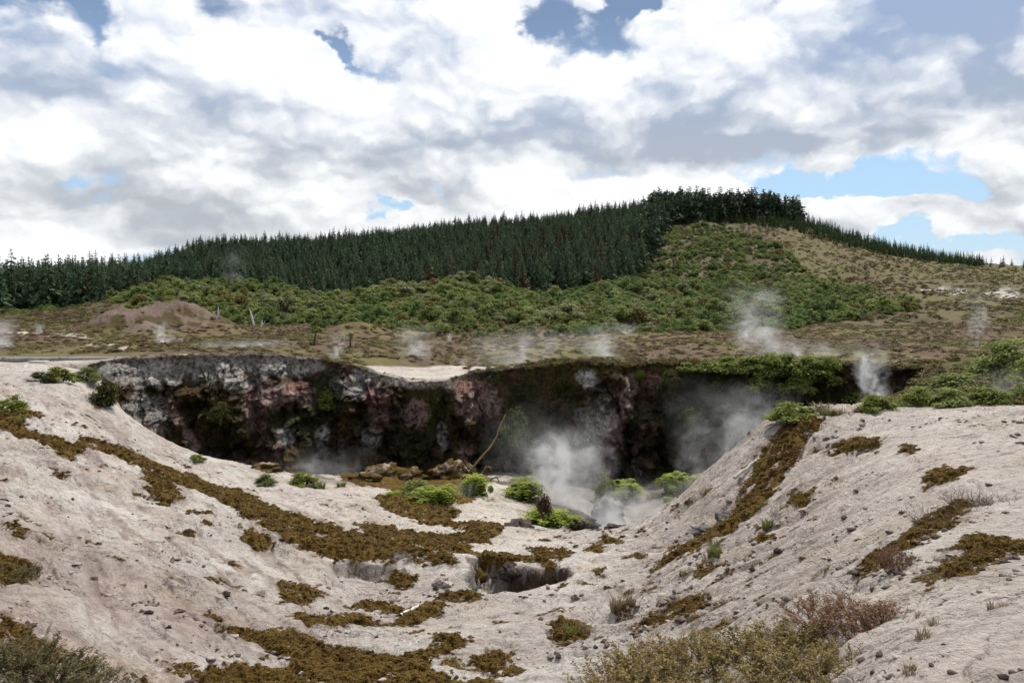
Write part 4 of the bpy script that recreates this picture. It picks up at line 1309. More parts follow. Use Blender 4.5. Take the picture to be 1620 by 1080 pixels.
gsel = np.r_[fbm(X1 * .03, Y1 * .03, 78, 3) + r.normal(size=len(X1)) * .15 > -.12, fbm(X2 * .13, Y2 * .06, 79, 3) + r.normal(size=len(X2)) * .12 > .02]
vi = np.where(gsel, 3 + r.integers(0, 2, len(XX)), r.integers(0, 3, len(XX)))
hgt_ = SS * np.r_[np.full(len(X1), .42), np.full(len(X2), .30)]
scatter('heath', hs, np.c_[XX, YY, height(XX / YY, YY) - .04], r.uniform(0, 6.28, len(XX)), np.c_[SS, SS, hgt_], vi, 'low brown and olive heath covering the plain beyond the crater')

# ------------------------------------------------------------------ single plants round the crater
def put(px, py, Y=None, ymax=46.0):
    """place of a thing whose foot shows at a pixel: on the ground it meets, or on the wall at a given distance"""
    if Y is None:
        x, y = spot(px, py, ymax=ymax)
        return Vector((x, y, zat(x, y)))
    p = at(px, py, Y)
    return Vector((float(p[0]), float(p[1]), float(p[2])))


def foot(px, py, Y):
    """foot of a thing on the ground near distance Y, and how far it must reach up to show where it does"""
    if Y is None:
        return put(px, py), 0.0
    x, y = spot(px, py, ymin=Y * .72, ymax=Y * 1.35)
    if Y * .75 < y < Y * 1.22:
        return Vector((x, y, zat(x, y))), 0.0
    p = put(px, py, Y)
    g = zat(p.x, p.y)
    rise = max(p.z - g, 0.0)
    p.z = g
    return p, rise


def plant(name, label, cat, px, py, wpx, hpx, parts, Y=None, group=None, rz=None, sink=.03, depth=None):
    """wpx, hpx: size in photograph pixels, turned into metres at the plant's distance"""
    p, rise = foot(px, py, Y)
    s = p.y / FPX
    root = ob(name, None, loc=(p.x, p.y, p.z - max(sink, .16 * hpx * s if cat == 'bush' else 0)), rotz=random.uniform(0, 6.28) if rz is None else rz)
    root.scale = (wpx * s * 1.12, (depth or wpx) * s * 1.12, hpx * s * (1.16 if cat == 'bush' else .85 if cat == 'heather' else 1.1) + rise)
    tag(root, label, cat, group)
    for nm, me in parts:
        ob(nm, me, root)
    return root


FERN = [fern_mesh('fern_fronds', M['fern'], 300 + i, fronds=80) for i in range(3)]
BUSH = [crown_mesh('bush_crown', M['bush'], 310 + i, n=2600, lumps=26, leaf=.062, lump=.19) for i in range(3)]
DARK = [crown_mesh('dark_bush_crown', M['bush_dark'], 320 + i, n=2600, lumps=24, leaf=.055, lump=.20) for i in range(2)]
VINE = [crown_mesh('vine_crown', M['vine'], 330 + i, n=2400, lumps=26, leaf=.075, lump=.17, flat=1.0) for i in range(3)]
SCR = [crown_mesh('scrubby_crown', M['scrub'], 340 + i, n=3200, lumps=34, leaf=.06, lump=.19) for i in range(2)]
TR = [trunk_mesh('bush_stems', M['bark'], 350 + i, branches=5, r0=.018) for i in range(3)]
HE = [heather_meshes(360 + i, M['heather']) for i in range(3)]
HR = [heather_meshes(370 + i, M['heather_red'], nst=80) for i in range(2)]
HD = [heather_meshes(380 + i, M['heather_dark'], nst=100) for i in range(2)]
TW = [twig_mesh(390 + i) for i in range(2)]
DG = [grass_mesh(400 + i, M['dry'], n=110) for i in range(2)]
GG = [grass_mesh(410 + i, M['grass'], n=150, w=.016) for i in range(2)]


def bushparts(kind, i):
    L = {'fern': FERN, 'bush': BUSH, 'dark': DARK, 'vine': VINE, 'scrub': SCR}[kind]
    if kind == 'fern':
        return [('fronds', L[i % len(L)])]
    return [('crown', L[i % len(L)]), ('stem', TR[i % 3])]


for i, (nm, lab, px, py, w, h, kind, Y) in enumerate([
    ('fern_mound', 'bright green fern mound on the brown moss of the crater floor', 690, 799, 76, 46, 'fern', 33),
    ('bush', 'grey green bush behind the bright fern mound on the crater floor', 656, 788, 54, 42, 'scrub', 34),
    ('fern_mound', 'rounded yellow green fern at the foot of the long bent stem', 751, 786, 50, 52, 'fern', 36),
    ('fern_mound', 'low faded fern beside the bright mound on the brown moss', 625, 787, 36, 16, 'fern', 34),
    ('fern_clump', 'pale green fern half hidden in steam below the wall', 830, 789, 66, 52, 'fern', 36),
    ('fern_mound', 'bright green fern at the lip of the steaming hollow', 866, 833, 84, 44, 'fern', 25.2),
    ('bush', 'leafy shrub growing over a rock in the middle of the steam', 958, 798, 44, 66, 'bush', 34),
    ('fern_clump', 'spreading green fern beside the leafy shrub in the steam', 990, 790, 56, 48, 'fern', 34.5),
    ('fern_clump', 'upright green fern beside the grey rock spire', 1067, 780, 54, 48, 'fern', 38),
    ('fern_clump', 'pale green fern against the clay bank and dark wall', 1118, 776, 52, 42, 'fern', 37),
    ('fern_mound', 'tiny green fern cushion on the steaming floor', 1058, 793, 20, 12, 'fern', 34.5),
    ('bush', 'small pale bush on the clay terrace below the wall', 482, 766, 54, 30, 'bush', 40),
    ('bush', 'low brownish bush on the clay terrace below the wall', 420, 765, 38, 18, 'scrub', 39),
    ('bush', 'tiny yellow green bush on the clay shoulder below the wall', 312, 729, 28, 13, 'bush', 36),
    ('bush', 'green bush on the white crater rim beside the boardwalk', 98, 603, 52, 34, 'bush', 33.5),
    ('bush', 'dark low bush on the white crater rim beside the boardwalk', 66, 602, 46, 22, 'dark', 33.2),
    ('bush', 'grey green bush between the rim bush and the dark hanging bush', 138, 603, 42, 26, 'scrub', 33.8),
    ('bush', 'dark olive bush hanging over the end of the crater wall', 170, 642, 58, 56, 'dark', 34.2),
    ('bush', 'small yellowish plant on the mossy shoulder of the clay slope', 18, 650, 52, 30, 'bush', 24.5),
    ('bush', 'leafy green bush on the corner of the crater rim', 1345, 636, 74, 72, 'vine', 37),
    ('bush', 'rounded yellow green bush at the edge of the clay flat', 1392, 648, 66, 36, 'bush', 24.5),
    ('bush', 'low green bush on the brink of the clay bank', 1258, 664, 88, 32, 'bush', 22.3),
    ('bush', 'tall blue green bush above the scrub beside the clay flat', 1592, 600, 112, 72, 'scrub', 28),
    ('bush', 'broad grey green bush between the clay flat and the plain', 1510, 622, 110, 44, 'scrub', 27.5),
    ('bush', 'small green bush at the foot of the broad grey one', 1455, 640, 66, 34, 'bush', 24),
    ('bush', 'olive bush edging the clay flat below the tall bush', 1560, 640, 90, 40, 'bush', 23.5),
    ('bush', 'brownish bush edging the clay flat', 1502, 642, 70, 32, 'scrub', 22.8),
    ('bush', 'grey green bush edging the far end of the clay flat', 1628, 638, 90, 48, 'scrub', 23.5),
    ('bush', 'yellow green bush half covered by the tall one', 1640, 612, 80, 60, 'bush', 26),
]):
    plant(nm, lab, 'fern' if 'fern' in nm else 'bush', px, py, w, h, bushparts(kind, i), Y)

# brown dead fern head standing in the bright fern
p = put(860, 818, 25.0)
t_ = ob('fern_stump', None, loc=(p.x, p.y, p.z - .05)); t_.scale = (.82, .82, .78)
tag(t_, 'dark brown shaggy stump standing in the bright fern', 'stump')
ob('shaggy_head', crown_mesh('shaggy_head', M['shag'], 421, n=1800, lumps=16, leaf=.075, lump=.24, flat=1.15, low=.10, spread=.22), t_)
ob('stem', trunk_mesh('stump_stem', M['bark'], 422, h=.4, r0=.06, branches=2), t_)

# plants on the wall itself: set on the face of the wall where a ray meets it
from mathutils.bvhtree import BVHTree
wall_bvh = BVHTree.FromPolygons([tuple(v) for v in np.stack([CX, CY, CZ], -1).reshape(-1, 3)], [tuple(f) for f in CF.tolist()])
cam_pos = Vector((0, 0, EYE))


def on_wall(px, py, out=.1):
    u, v = uv_of(px, py)
    d = Vector((float(u), 1.0, float(v))).normalized()
    hit = wall_bvh.ray_cast(cam_pos, d)
    if hit[0] is None:
        return Vector(at(px, py, 44.5).tolist())
    return hit[0] - Vector((0, out, 0))


WALL = [
    ('hanging_bush', 'dark leafy shrub hanging on the crater wall above the long bent stem', 815, 712, 54, 84, 'vine', 36),
    ('fern_clump', 'small green fern on the wall beside the hanging shrub', 852, 718, 38, 34, 'fern', 30),
    ('fern_clump', 'little fern below another on the wall beside the hanging shrub', 838, 738, 24, 22, 'fern', 20),
    ('bush', 'olive green shrub clinging to the upper part of the crater wall', 520, 652, 44, 48, 'bush', 26),
    ('fern_clump', 'small fern near the top of the pink streak on the wall', 1013, 600, 20, 24, 'fern', 16),
    ('fern_clump', 'spreading pale fern on the black face of the wall', 1093, 668, 38, 36, 'fern', 24),
    ('fern_clump', 'tiny pale fern on the black wall under the hanging creeper', 1133, 614, 24, 20, 'fern', 16),
    ('fern_clump', 'tiny fern on the wall under the steam', 1146, 644, 14, 14, 'fern', 12),
    ('hanging_bush', 'dark shrub hanging on the black wall below the creepers', 1240, 668, 60, 60, 'vine', 30),
    ('hanging_bush', 'dark shrub low on the black wall behind the clay bank', 1170, 690, 50, 46, 'vine', 30),
    ('hanging_bush', 'small dark shrub under the lip of the black wall', 1060, 618, 40, 40, 'dark', 24),
    ('hanging_bush', 'small olive shrub high on the wall left of the pink streak', 890, 628, 40, 36, 'dark', 24),
    ('hanging_bush', 'brown green shrub on the wall beside the mossy fin', 700, 660, 44, 60, 'dark', 24),
    ('hanging_bush', 'brown shrub in the shaded left part of the wall', 350, 668, 44, 40, 'dark', 24),
]
for i, (nm, lab, px, py, w, h, kind, dpt) in enumerate(WALL):
    p = on_wall(px, py - h * .4)
    s = p.y / FPX
    root = ob(nm, None, loc=(p.x, p.y - .05, p.z - h * s * .45), rotz=random.uniform(0, 6.28))
    root.scale = (w * s * 1.15, w * s * 1.0, h * s * 1.1)
    tag(root, lab, 'fern' if 'fern' in nm else 'bush')
    for n_, me in bushparts(kind, i):
        ob(n_, me, root)
# creeper spilling over the rim on the right
for i, (px, py, w, h) in enumerate([(1085, 588, 40, 16), (1118, 590, 54, 22), (1150, 592, 60, 30), (1182, 596, 60, 36), (1216, 600, 66, 44), (1248, 600, 66, 44), (1282, 604, 66, 46), (1310, 612, 52, 50), (1200, 622, 50, 34), (1262, 626, 60, 34), (1236, 578, 50, 18), (1180, 580, 50, 14), (1296, 580, 50, 18)]):
    Yd = float(interp(px, RIM_Y)) - (.5 if i < 8 else 1.0 if i < 10 else -.6)
    p = put(px, py, Yd); s = Yd / FPX
    root = ob('creeper', None, loc=(p.x, p.y, p.z), rotz=random.uniform(0, 6.28)); root.scale = (w * s * 1.2, w * s * .9, h * s * 1.15)
    tag(root, 'leafy green creeper spilling over the rim of the dark wall', 'creeper', 'creepers along the rim of the wall')
    for n_, me in bushparts('vine', i):
        ob(n_, me, root)

# long bent stem reaching from the floor to the hanging shrub
pts = [put(742, 748, 40.5), put(757, 728, 40.8), put(775, 708, 41.2), put(786, 690, 41.6), put(792, 672, 42), put(800, 655, 42.4)]
v_, f_ = tube(np.array(pts), [.065, .055, .05, .042, .035, .025], 6)
tag(ob('bent_stem', mesh_np('bent_stem', v_, f_, M['stem'], smooth=True)), 'long bent bare stem rising from the floor to the hanging shrub', 'stem')
for k, (lab, q) in enumerate([('brown withered frond drooping beside the bent stem', [(768, 772), (778, 757), (786, 754), (790, 762)]), ('brown withered frond curling over the rubble below the wall', [(763, 748), (770, 738), (776, 739), (777, 745)])]):
    pp = np.array([put(a, b, 38.5) for a, b in q])
    v_, f_ = tube(pp, [.05, .05, .06, .02], 5)
    tag(ob('withered_frond', mesh_np('withered_frond', v_, f_, M['stem'], smooth=True)), lab, 'frond')

# heather in the foreground
HSPOT = [(985, 1078, 120, 70), (1040, 1070, 130, 80), (1100, 1058, 140, 84), (1160, 1050, 140, 90), (1220, 1040, 140, 92), (1280, 1030, 130, 90), (1060, 1108, 150, 90), (1140, 1112, 150, 95), (1225, 1105, 150, 95), (1300, 1085, 130, 90), (1005, 1125, 140, 80), (1335, 1045, 90, 80), (1190, 1150, 150, 90), (1100, 1160, 150, 90)]
for i, (px, py, w, h) in enumerate(HSPOT):
    plant('heather_shrub', 'olive brown heather shrub in the clump on the near clay slope', 'heather', px, py, w, h, [('stem', HE[i % 3][0]), ('foliage', HE[i % 3][1])], group='heather clump on the near slope')
for i, (px, py, w, h, lab) in enumerate([(1310, 985, 110, 66, 'reddish brown heather shrub at the foot of the clay scarp'), (1368, 985, 120, 74, 'reddish heather shrub beside the bare clay flat'), (1405, 975, 60, 50, 'small rusty heather shrub at the tip of the clump')]):
    plant('heather_shrub', lab, 'heather', px, py, w, h, [('stem', HR[i % 2][0]), ('foliage', HR[i % 2][1])])
for i, (px, py, w, h) in enumerate([(20, 1075, 120, 80), (75, 1078, 120, 70), (125, 1085, 90, 56), (40, 1110, 140, 80), (110, 1120, 120, 70), (-20, 1060, 100, 70)]):
    plant('heather_shrub', 'dark green heather shrub in the clump at the foot of the moss', 'heather', px, py, w, h, [('stem', HD[i % 2][0]), ('foliage', HD[i % 2][1])], group='dark heather clump')
for i, (px, py, w, h, lab) in enumerate([(8, 905, 60, 36, 'small dark heather shrub on the mossy slope edge'), (40, 905, 40, 24, 'low dark heather tuft beside another on the slope edge')]):
    plant('heather_shrub', lab, 'heather', px, py, w, h, [('stem', HD[i % 2][0]), ('foliage', HD[i % 2][1])])
for i, (px, py, w, h, lab) in enumerate([(1478, 828, 70, 50, 'bare twiggy shrub above the moss band on the clay slope'), (1535, 806, 70, 48, 'spreading twiggy shrub at the edge of the clay flat'), (1418, 905, 44, 56, 'reddish twiggy shrub standing in the moss band'), (1585, 796, 90, 22, 'low twiggy shrub trailing onto the clay flat'), (1230, 812, 30, 20, 'small dry twig tuft below the mossy bank')]):
    plant('twiggy_shrub', lab, 'shrub', px, py, w, h, [('twigs', TW[i % 2])] + ([('foliage', HR[i % 2][1])] if i == 2 else []))
TUFT = [(975, 968, 34, 30, 0), (998, 960, 26, 22, 0), (905, 1000, 40, 22, 1), (925, 995, 30, 22, 0), (1130, 885, 34, 34, 1), (1118, 895, 26, 24, 0), (1215, 830, 30, 24, 1), (1572, 965, 30, 22, 0), (1588, 955, 20, 18, 0), (1595, 925, 18, 12, 0), (1580, 905, 18, 10, 0), (1240, 795, 20, 16, 1),
        (1330, 655, 40, 14, 0), (1300, 650, 40, 18, 0), (1310, 655, 40, 14, 1), (1360, 650, 40, 10, 0), (1030, 935, 20, 14, 0), (1080, 910, 18, 12, 1), (1460, 1010, 40, 26, 0), (1440, 1050, 40, 26, 0), (1480, 985, 30, 20, 0), (1455, 975, 24, 16, 0), (505, 770, 30, 14, 1), (540, 772, 24, 10, 1), (30, 668, 30, 16, 1), (1030, 790, 30, 12, 0)]
for i, (px, py, w, h, g) in enumerate(TUFT):
    plant('grass_tuft', ('dry straw coloured grass tuft on the clay' if g == 0 else 'yellow green grass tuft on the clay'), 'grass tuft', px, py, w, h, [('blades', (DG, GG)[g][i % 2])], group='dry grass tufts' if g == 0 else 'green grass tufts')
# pale dead grass stalks round the rim bush
# strip of heath along the far edge of the clay flat
r = np.random.default_rng(55)
pxs = r.uniform(1425, 1720, 260); pys = r.uniform(628, 642, 260)
hx, hy = ground_hit(pxs, pys, ymax=30)
ss = r.uniform(.28, .6, 260)
ua = r.uniform(.43, .80, 900); ya = np.exp(r.uniform(math.log(24.8), math.log(45), 900))
hx, hy = np.r_[hx, ua * ya], np.r_[hy, ya]; ss = np.r_[ss, r.uniform(.35, 1.0, 900)]
scatter('edge_heath', hs, np.c_[hx, hy, height(hx / hy, hy) - .03], r.uniform(0, 6.28, len(hx)), np.c_[ss, ss, ss * .55], np.where(r.uniform(size=len(hx)) < .65, 3, 0) + r.integers(0, 2, len(hx)), 'low yellow green heath edging the clay flat')

# shaggy heath along the lip of the wall
r = np.random.default_rng(56)
ci = r.integers(0, len(cpx), 2600); ri = NF + r.integers(-3, 9, 2600)
kp = np.where(cpx[ci] > 835, .9, np.where((cpx[ci] > 560) & (cpx[ci] < 735), .05, .22))
k = (r.uniform(size=2600) < kp) & (hgt[ci] > .5)
ci, ri = ci[k], ri[k]
ss = r.uniform(.22, .55, len(ci)) * np.where(cpx[ci] > 835, 1, .7)
scatter('rim_heath', hs, np.c_[CX[ri, ci], CY[ri, ci], CZ[ri, ci] - .05], r.uniform(0, 6.28, len(ci)), np.c_[ss, ss, ss * .55], np.where(r.uniform(size=len(ci)) < .55, 0, 3) + r.integers(0, 2, len(ci)), 'shaggy brown and green heath along the lip of the crater wall')

# ------------------------------------------------------------------ rocks, crumbs, wood
RK = {n: [rock_mesh(n, M[n], 5 * i + len(n), sub=4, rough=.55) for i in range(2)] for n in ('rock_pink', 'rock_grey', 'rock_dark', 'rock_pale')}
for i, (lab, px, py, w, h, mt, Y) in enumerate([
    ('pale crumbly boulder on the rubble below the wall', 656, 739, 40, 22, 'rock_pale', 42),
    ('mossy pink boulder beside the fern at the foot of the stem', 706, 757, 62, 34, 'rock_pink', 41),
    ('mossy flat boulder left of the pale crumbly one', 610, 755, 60, 26, 'rock_pink', 41),
    ('small pink boulder leaning on the mossy one', 738, 752, 32, 24, 'rock_pink', 40),
    ('low mossy boulder on the brown rubble bank', 580, 762, 46, 18, 'rock_pink', 40.5),
    ('low mossy boulder in front of the pale crumbly one', 650, 757, 46, 20, 'rock_pink', 40),
    ('grey pointed rock spire at the foot of the black wall', 1022, 764, 46, 60, 'rock_grey', 40.5),
    ('dark rounded rock mound looming in the steam', 905, 842, 80, 28, 'rock_dark', 31),
    ('grey rock under the leafy shrub in the steam', 962, 826, 54, 46, 'rock_grey', 32),
    ('pink knob of rock low on the wall', 733, 715, 28, 34, 'rock_pink', 43.6),
    ('dark mossy block at the lip of the steaming hollow', 820, 832, 46, 16, 'rock_dark', 25.4),
    ('small brown slab lying on the lip of the clay floor', 971, 835, 28, 8, 'rock_dark', 23.8),
    ('low pinkish boulder on the shoulder under the end of the wall', 420, 744, 50, 16, 'rock_pink', 42),
    ('dark brown rock at the back of the small pit', 790, 902, 30, 20, 'rock_dark', 18.0),
    ('reddish rock in the back wall of the small pit', 822, 908, 34, 22, 'rock_pink', 18.1),
    ('dark rock at the end of the small pit under the moss', 858, 914, 30, 20, 'rock_dark', 17.9),
    ('small dark rock deep in the small pit', 768, 912, 24, 18, 'rock_dark', 17.7),
    ('pinkish lump of clay on the left wall of the small pit', 756, 896, 30, 22, 'rock_pink', 18.2),
    ('dark lump of clay under the moss edge of the small pit', 808, 896, 36, 24, 'rock_dark', 18.5),
    ('reddish lump of clay under the moss edge of the small pit', 842, 902, 34, 24, 'rock_pink', 18.4),
    ('pale grey lump in the bank left of the small pit', 700, 925, 30, 18, 'rock_pale', 17.4),
    ('grey lumpy rock outcrop below the mossy bank', 1150, 812, 40, 18, 'rock_grey', 17.4),
    ('dark grey rock edge under the moss of the clay bank', 1120, 838, 50, 14, 'rock_grey', 18),
    ('white stone on the plain below the bare mound', 285, 541, 8, 8, 'rock_pale', 78),
    ('white stone on the plain among the green heath', 411, 548, 9, 7, 'rock_pale', 72),
]):
    p, rise = foot(px, py, Y); s = p.y / FPX
    o_ = ob('boulder', RK[mt][i % 2], loc=(p.x, p.y, p.z - .04), rotz=i * 1.7); o_.scale = (w * s, w * s * .9, h * s * 1.35 + rise)
    tag(o_, lab, 'rock')
# stones on the basin floor
for i, (px, py, w) in enumerate([(516, 962, 9), (595, 1008, 9), (689, 934, 9), (663, 1020, 6), (1020, 945, 8), (300, 838, 12), (235, 973, 14), (267, 1001, 8), (356, 939, 14), (1120, 960, 9), (1190, 900, 9), (1320, 905, 10), (1290, 880, 8), (1230, 870, 12), (850, 880, 8), (445, 850, 9)]):
    p = put(px, py); s = p.y / FPX * w
    o_ = ob('stone', RK['rock_dark'][i % 2], loc=(p.x, p.y, p.z - .01), rotz=i * 2.1); o_.scale = (s, s, s * .8)
    tag(o_, 'small dark stone lying on the pale clay', 'stone', 'loose stones on the clay')
# crumbs of clay and dark soil, uncountable
r = np.random.default_rng(66)
n = 26000
u_ = r.uniform(-.66, .66, n); y_ = np.exp(r.uniform(math.log(3.4), math.log(31), n)); x_ = u_ * y_
dn = fbm(x_ * .35, y_ * .35, 81, 3) + .6 * fbm(x_ * 1.6, y_ * 1.6, 82, 2)
k = r.uniform(size=n) < sstep(dn, -.05, .75)
x_, y_ = x_[k], y_[k]
sz = (.018 + .085 * r.uniform(size=len(x_)) ** 3.2) * np.clip(y_ / 9, .4, 1) * np.where((x_ / y_ > .08) & (y_ > 7), 1.1, 1)
cr = [rock_mesh('crumb', M['crumb'], 90 + i, sub=1, rough=.8) for i in range(3)] + [rock_mesh('pale_crumb', M['rock_pale'], 95, sub=1, rough=.8)]
scatter('clay_crumbs', cr, np.c_[x_, y_, height(x_ / y_, y_) - .006], r.uniform(0, 6.28, len(x_)), np.c_[sz * r.uniform(.8, 1.8, len(x_)), sz, sz * .75], r.integers(0, 4, len(x_)), 'small crumbs of dark and pale clay strewn over the slopes')

# tufts that make the moss mats thick and break up their edges
r = np.random.default_rng(67)
cand = np.flatnonzero(((SD > -.03) & (GY < 30) & (GY > 3.4) & (np.abs(GU) < .70)).ravel())
cand = r.choice(cand, min(17000, len(cand)), replace=False)
mx_, my_ = GX.ravel()[cand], GY.ravel()[cand]
ms = np.clip(my_ * .0075, .035, .15) * r.uniform(.6, 1.5, len(cand))
mt = [crown_mesh('moss_tuft', M['moss_tuft'], 430 + i, n=46, lumps=6, leaf=.22, lump=.28, flat=.7) for i in range(3)]
scatter('moss_tufts', mt, np.c_[mx_, my_, (GZ + np.maximum(mh, 0)).ravel()[cand] - ms * .12], r.uniform(0, 6.28, len(cand)), np.c_[ms, ms, ms * .42], r.integers(0, 3, len(cand)), 'short brown and golden moss tufts over the moss mats')


def stick(name, label, a, b, r0, r1, mat, Ya=None, Yb=None, lift=.03):
    A, B = put(*a, Ya), put(*b, Yb)
    A.z += lift; B.z += lift
    n = 7
    pts = np.array([A.lerp(B, i / (n - 1)) for i in range(n)]) + np.random.default_rng(5).normal(size=(n, 3)) * r0 * .25
    v, f = tube(pts, np.linspace(r0, r1, n), 6)
    return tag(ob(name, mesh_np(name, v, f, mat, smooth=True)), label, 'stick')


stick('stick', 'pale straight stick lying across the moss patch', (634, 973), (664, 959), .035, .028, M['dead'])
stick('branch', 'bleached branch lying down the mossy clay bank', (1162, 762), (1202, 727), .05, .035, M['dead'], lift=.12)
stick('branch', 'thin bleached branch in the steam by the fern', (858, 783), (851, 772), .03, .02, M['dead'], 36, 36)
# bleached snags and two little trees on the plain
for i, (px, py, h, lean, Y, lab) in enumerate([(345, 501, 16, .02, 118, 'bleached upright snag in the scrub above the plain'), (403, 514, 26, -.25, 104, 'bleached leaning snag at the edge of the scrub'), (413, 517, 12, .1, 103, 'short bleached snag beside the leaning one')]):
    p = put(px, py, Y); s = Y / FPX
    base = np.array([p.x, p.y, p.z - .6]); H = h * s + .6
    pts = np.array([base, base + [lean * H * .4, 0, H * .5], base + [lean * H, .1, H]])
    v, f = tube(pts, [.16, .13, .05], 6)
    root = ob('dead_tree', None, loc=(p.x, p.y, p.z)); tag(root, lab, 'dead tree')
    v0 = v - np.array([p.x, p.y, p.z]); ob('trunk', mesh_np('snag', v0, f, M['dead'], smooth=True), root)
    b1 = pts[1] - np.array([p.x, p.y, p.z]); v, f = tube(np.array([b1, b1 + [.3, .1, .3], b1 + [.5, 0, .7]]), [.06, .045, .02], 5)
    ob('branch', mesh_np('snag_branch', v, f, M['dead'], smooth=True), root)
for i, (px, py, h, w, Y, lab, lean) in enumerate([(497, 557, 24, 26, 60, 'little dark stemmed tree with a flat green head on the plain', .18), (554, 556, 22, 10, 60, 'thin sapling with a small pale head beside the steam', .05)]):
    p = put(px, py, Y); s = Y / FPX; H = h * s
    root = ob('small_tree', None, loc=(p.x, p.y, zat(p.x, p.y) if abs(zat(p.x, p.y) - p.z) < .6 else p.z)); tag(root, lab, 'tree')
    v, f = tube(np.array([[0, 0, -.3], [lean * H * .3, 0, H * .5], [lean * H, 0, H]]), [.09, .07, .05], 6)
    ob('trunk', mesh_np('small_trunk', v, f, M['bark'], smooth=True), root)
    c_ = ob('crown', BUSH[i], root, loc=(lean * H, 0, H * .75)); c_.scale = (w * s, w * s, w * s * .6)
# weathered boardwalk and pale step at the left
bw = ob('boardwalk', None, loc=tuple(put(60, 574, 43))); tag(bw, 'low weathered grey boardwalk crossing the heath on the left', 'boardwalk')


def box_mesh(name, mat, sx, sy, sz, bev=.01):
    import bmesh
    bm = bmesh.new(); bmesh.ops.create_cube(bm, size=1)
    for v in bm.verts: v.co = Vector((v.co.x * sx, v.co.y * sy, v.co.z * sz))
    bmesh.ops.bevel(bm, geom=bm.edges[:], offset=bev, segments=1, affect='EDGES')
    me = bpy.data.meshes.new(name); bm.to_mesh(me); bm.free(); me.materials.append(mat); return me


pl = box_mesh('boardwalk_plank', M['board'], 1.9, .26, .07)
for kx in range(5):
    for ky in range(4):
        o_ = ob('plank', pl, bw, loc=(-3.9 + kx * 1.94, -.45 + ky * .29, .27 + .012 * ((kx * 3 + ky) % 3)), rotz=.004 * ((kx + ky) % 3 - 1))
bl = box_mesh('boardwalk_beam', M['board'], 9.6, .12, .16)
for yy in (-.62, .62): ob('edge_beam', bl, bw, loc=(-.1, yy, .20))
bp = box_mesh('boardwalk_post', M['board'], .14, .14, .7)
for xx in (-4.4, -1.5, 1.4, 4.3):
    ob('post', bp, bw, loc=(xx, -.5, 0.0)); ob('post', bp, bw, loc=(xx, .5, 0.0))
bw.rotation_euler = (0, 0, R(4))
o_ = ob('pale_step', box_mesh('pale_step', M['slab'], 1.1, .8, .28, .03), loc=tuple(put(130, 571, 44) + Vector((0, 0, .1))), rotz=.1)
tag(o_, 'pale timber step at the end of the grey boardwalk', 'step')
o_ = ob('pale_board', box_mesh('pale_board', M['slab'], .85, .4, .12, .02), loc=tuple(put(62, 574, 40) + Vector((0, 0, .05))), rotz=-.05)
tag(o_, 'pale board lying in front of the grey boardwalk', 'board')


# ------------------------------------------------------------------ steam
def steam_mat(name, dens, freq, seed, base, lean, soft, asp):
    m = bpy.data.materials.new(name); m.use_nodes = True
    t = NT(m.node_tree)
    o = t.n('ShaderNodeOutputMaterial')
    p = t.n('ShaderNodeTexCoord').outputs['Object']
    s = t.n('ShaderNodeSeparateXYZ'); t.put(s.inputs[0], p)
    x, y, z = s.outputs
    pn = t.vm('MULTIPLY', p, (1, 1, asp))           # so the curls are round in spite of the plume's proportions
    wv = t.vm('SCALE', t.vm('SUBTRACT', t.noise(t.vm('ADD', pn, (seed, 0, 0)), freq * .7, 4, .55, 0, 1), (.5, .5, .5))); wv.node.inputs['Scale'].default_value = 1.5
    pw = t.vm('ADD', p, t.vm('MULTIPLY', wv, (1, 1, .6)))
    s2 = t.n('ShaderNodeSeparateXYZ'); t.put(s2.inputs[0], pw)
    zz = t.m('MAXIMUM', s2.outputs[2], 0.0)
    rz = t.m('MULTIPLY_ADD', zz, 1 - base, base)
    cx = t.m('SUBTRACT', s2.outputs[0], t.m('MULTIPLY', zz, lean))
    rho = t.m('DIVIDE', t.m('SQRT', t.m('ADD', t.m('MULTIPLY', cx, cx), t.m('MULTIPLY', s2.outputs[1], s2.outputs[1]))), rz)
    fall = t.ramp(rho, 1.0, .10)
    fall = t.m('MULTIPLY', fall, t.ramp(zz, 1.0, soft))
    rz0 = t.m('MULTIPLY_ADD', t.m('MAXIMUM', z, 0.0), 1 - base, base)
    cx0 = t.m('SUBTRACT', x, t.m('MULTIPLY', z, lean))
    rho0 = t.m('DIVIDE', t.m('SQRT', t.m('ADD', t.m('MULTIPLY', cx0, cx0), t.m('MULTIPLY', y, y))), rz0)
    fall = t.m('MULTIPLY', fall, t.ramp(rho0, 1.12, .55))
    fall = t.m('MULTIPLY', fall, t.ramp(z, 1.0, .62))
    fall = t.m('MULTIPLY', fall, t.ramp(z, 0.0, .10))
    n = t.noise(t.vm('ADD', t.vm('ADD', pn, wv), (0, seed * 1.3, -seed)), freq * 1.3, 5, .6, 0)
    d = t.m('MULTIPLY', fall, t.m('MULTIPLY', t.ramp(n, .42, .74), dens))
    v = t.n('ShaderNodeVolumeScatter')
    v.inputs['Color'].default_value = (.97, .98, 1, 1); v.inputs['Anisotropy'].default_value = .25
    t.put(v.inputs['Density'], d)
    t.t.links.new(v.outputs[0], o.inputs['Volume'])
    return m


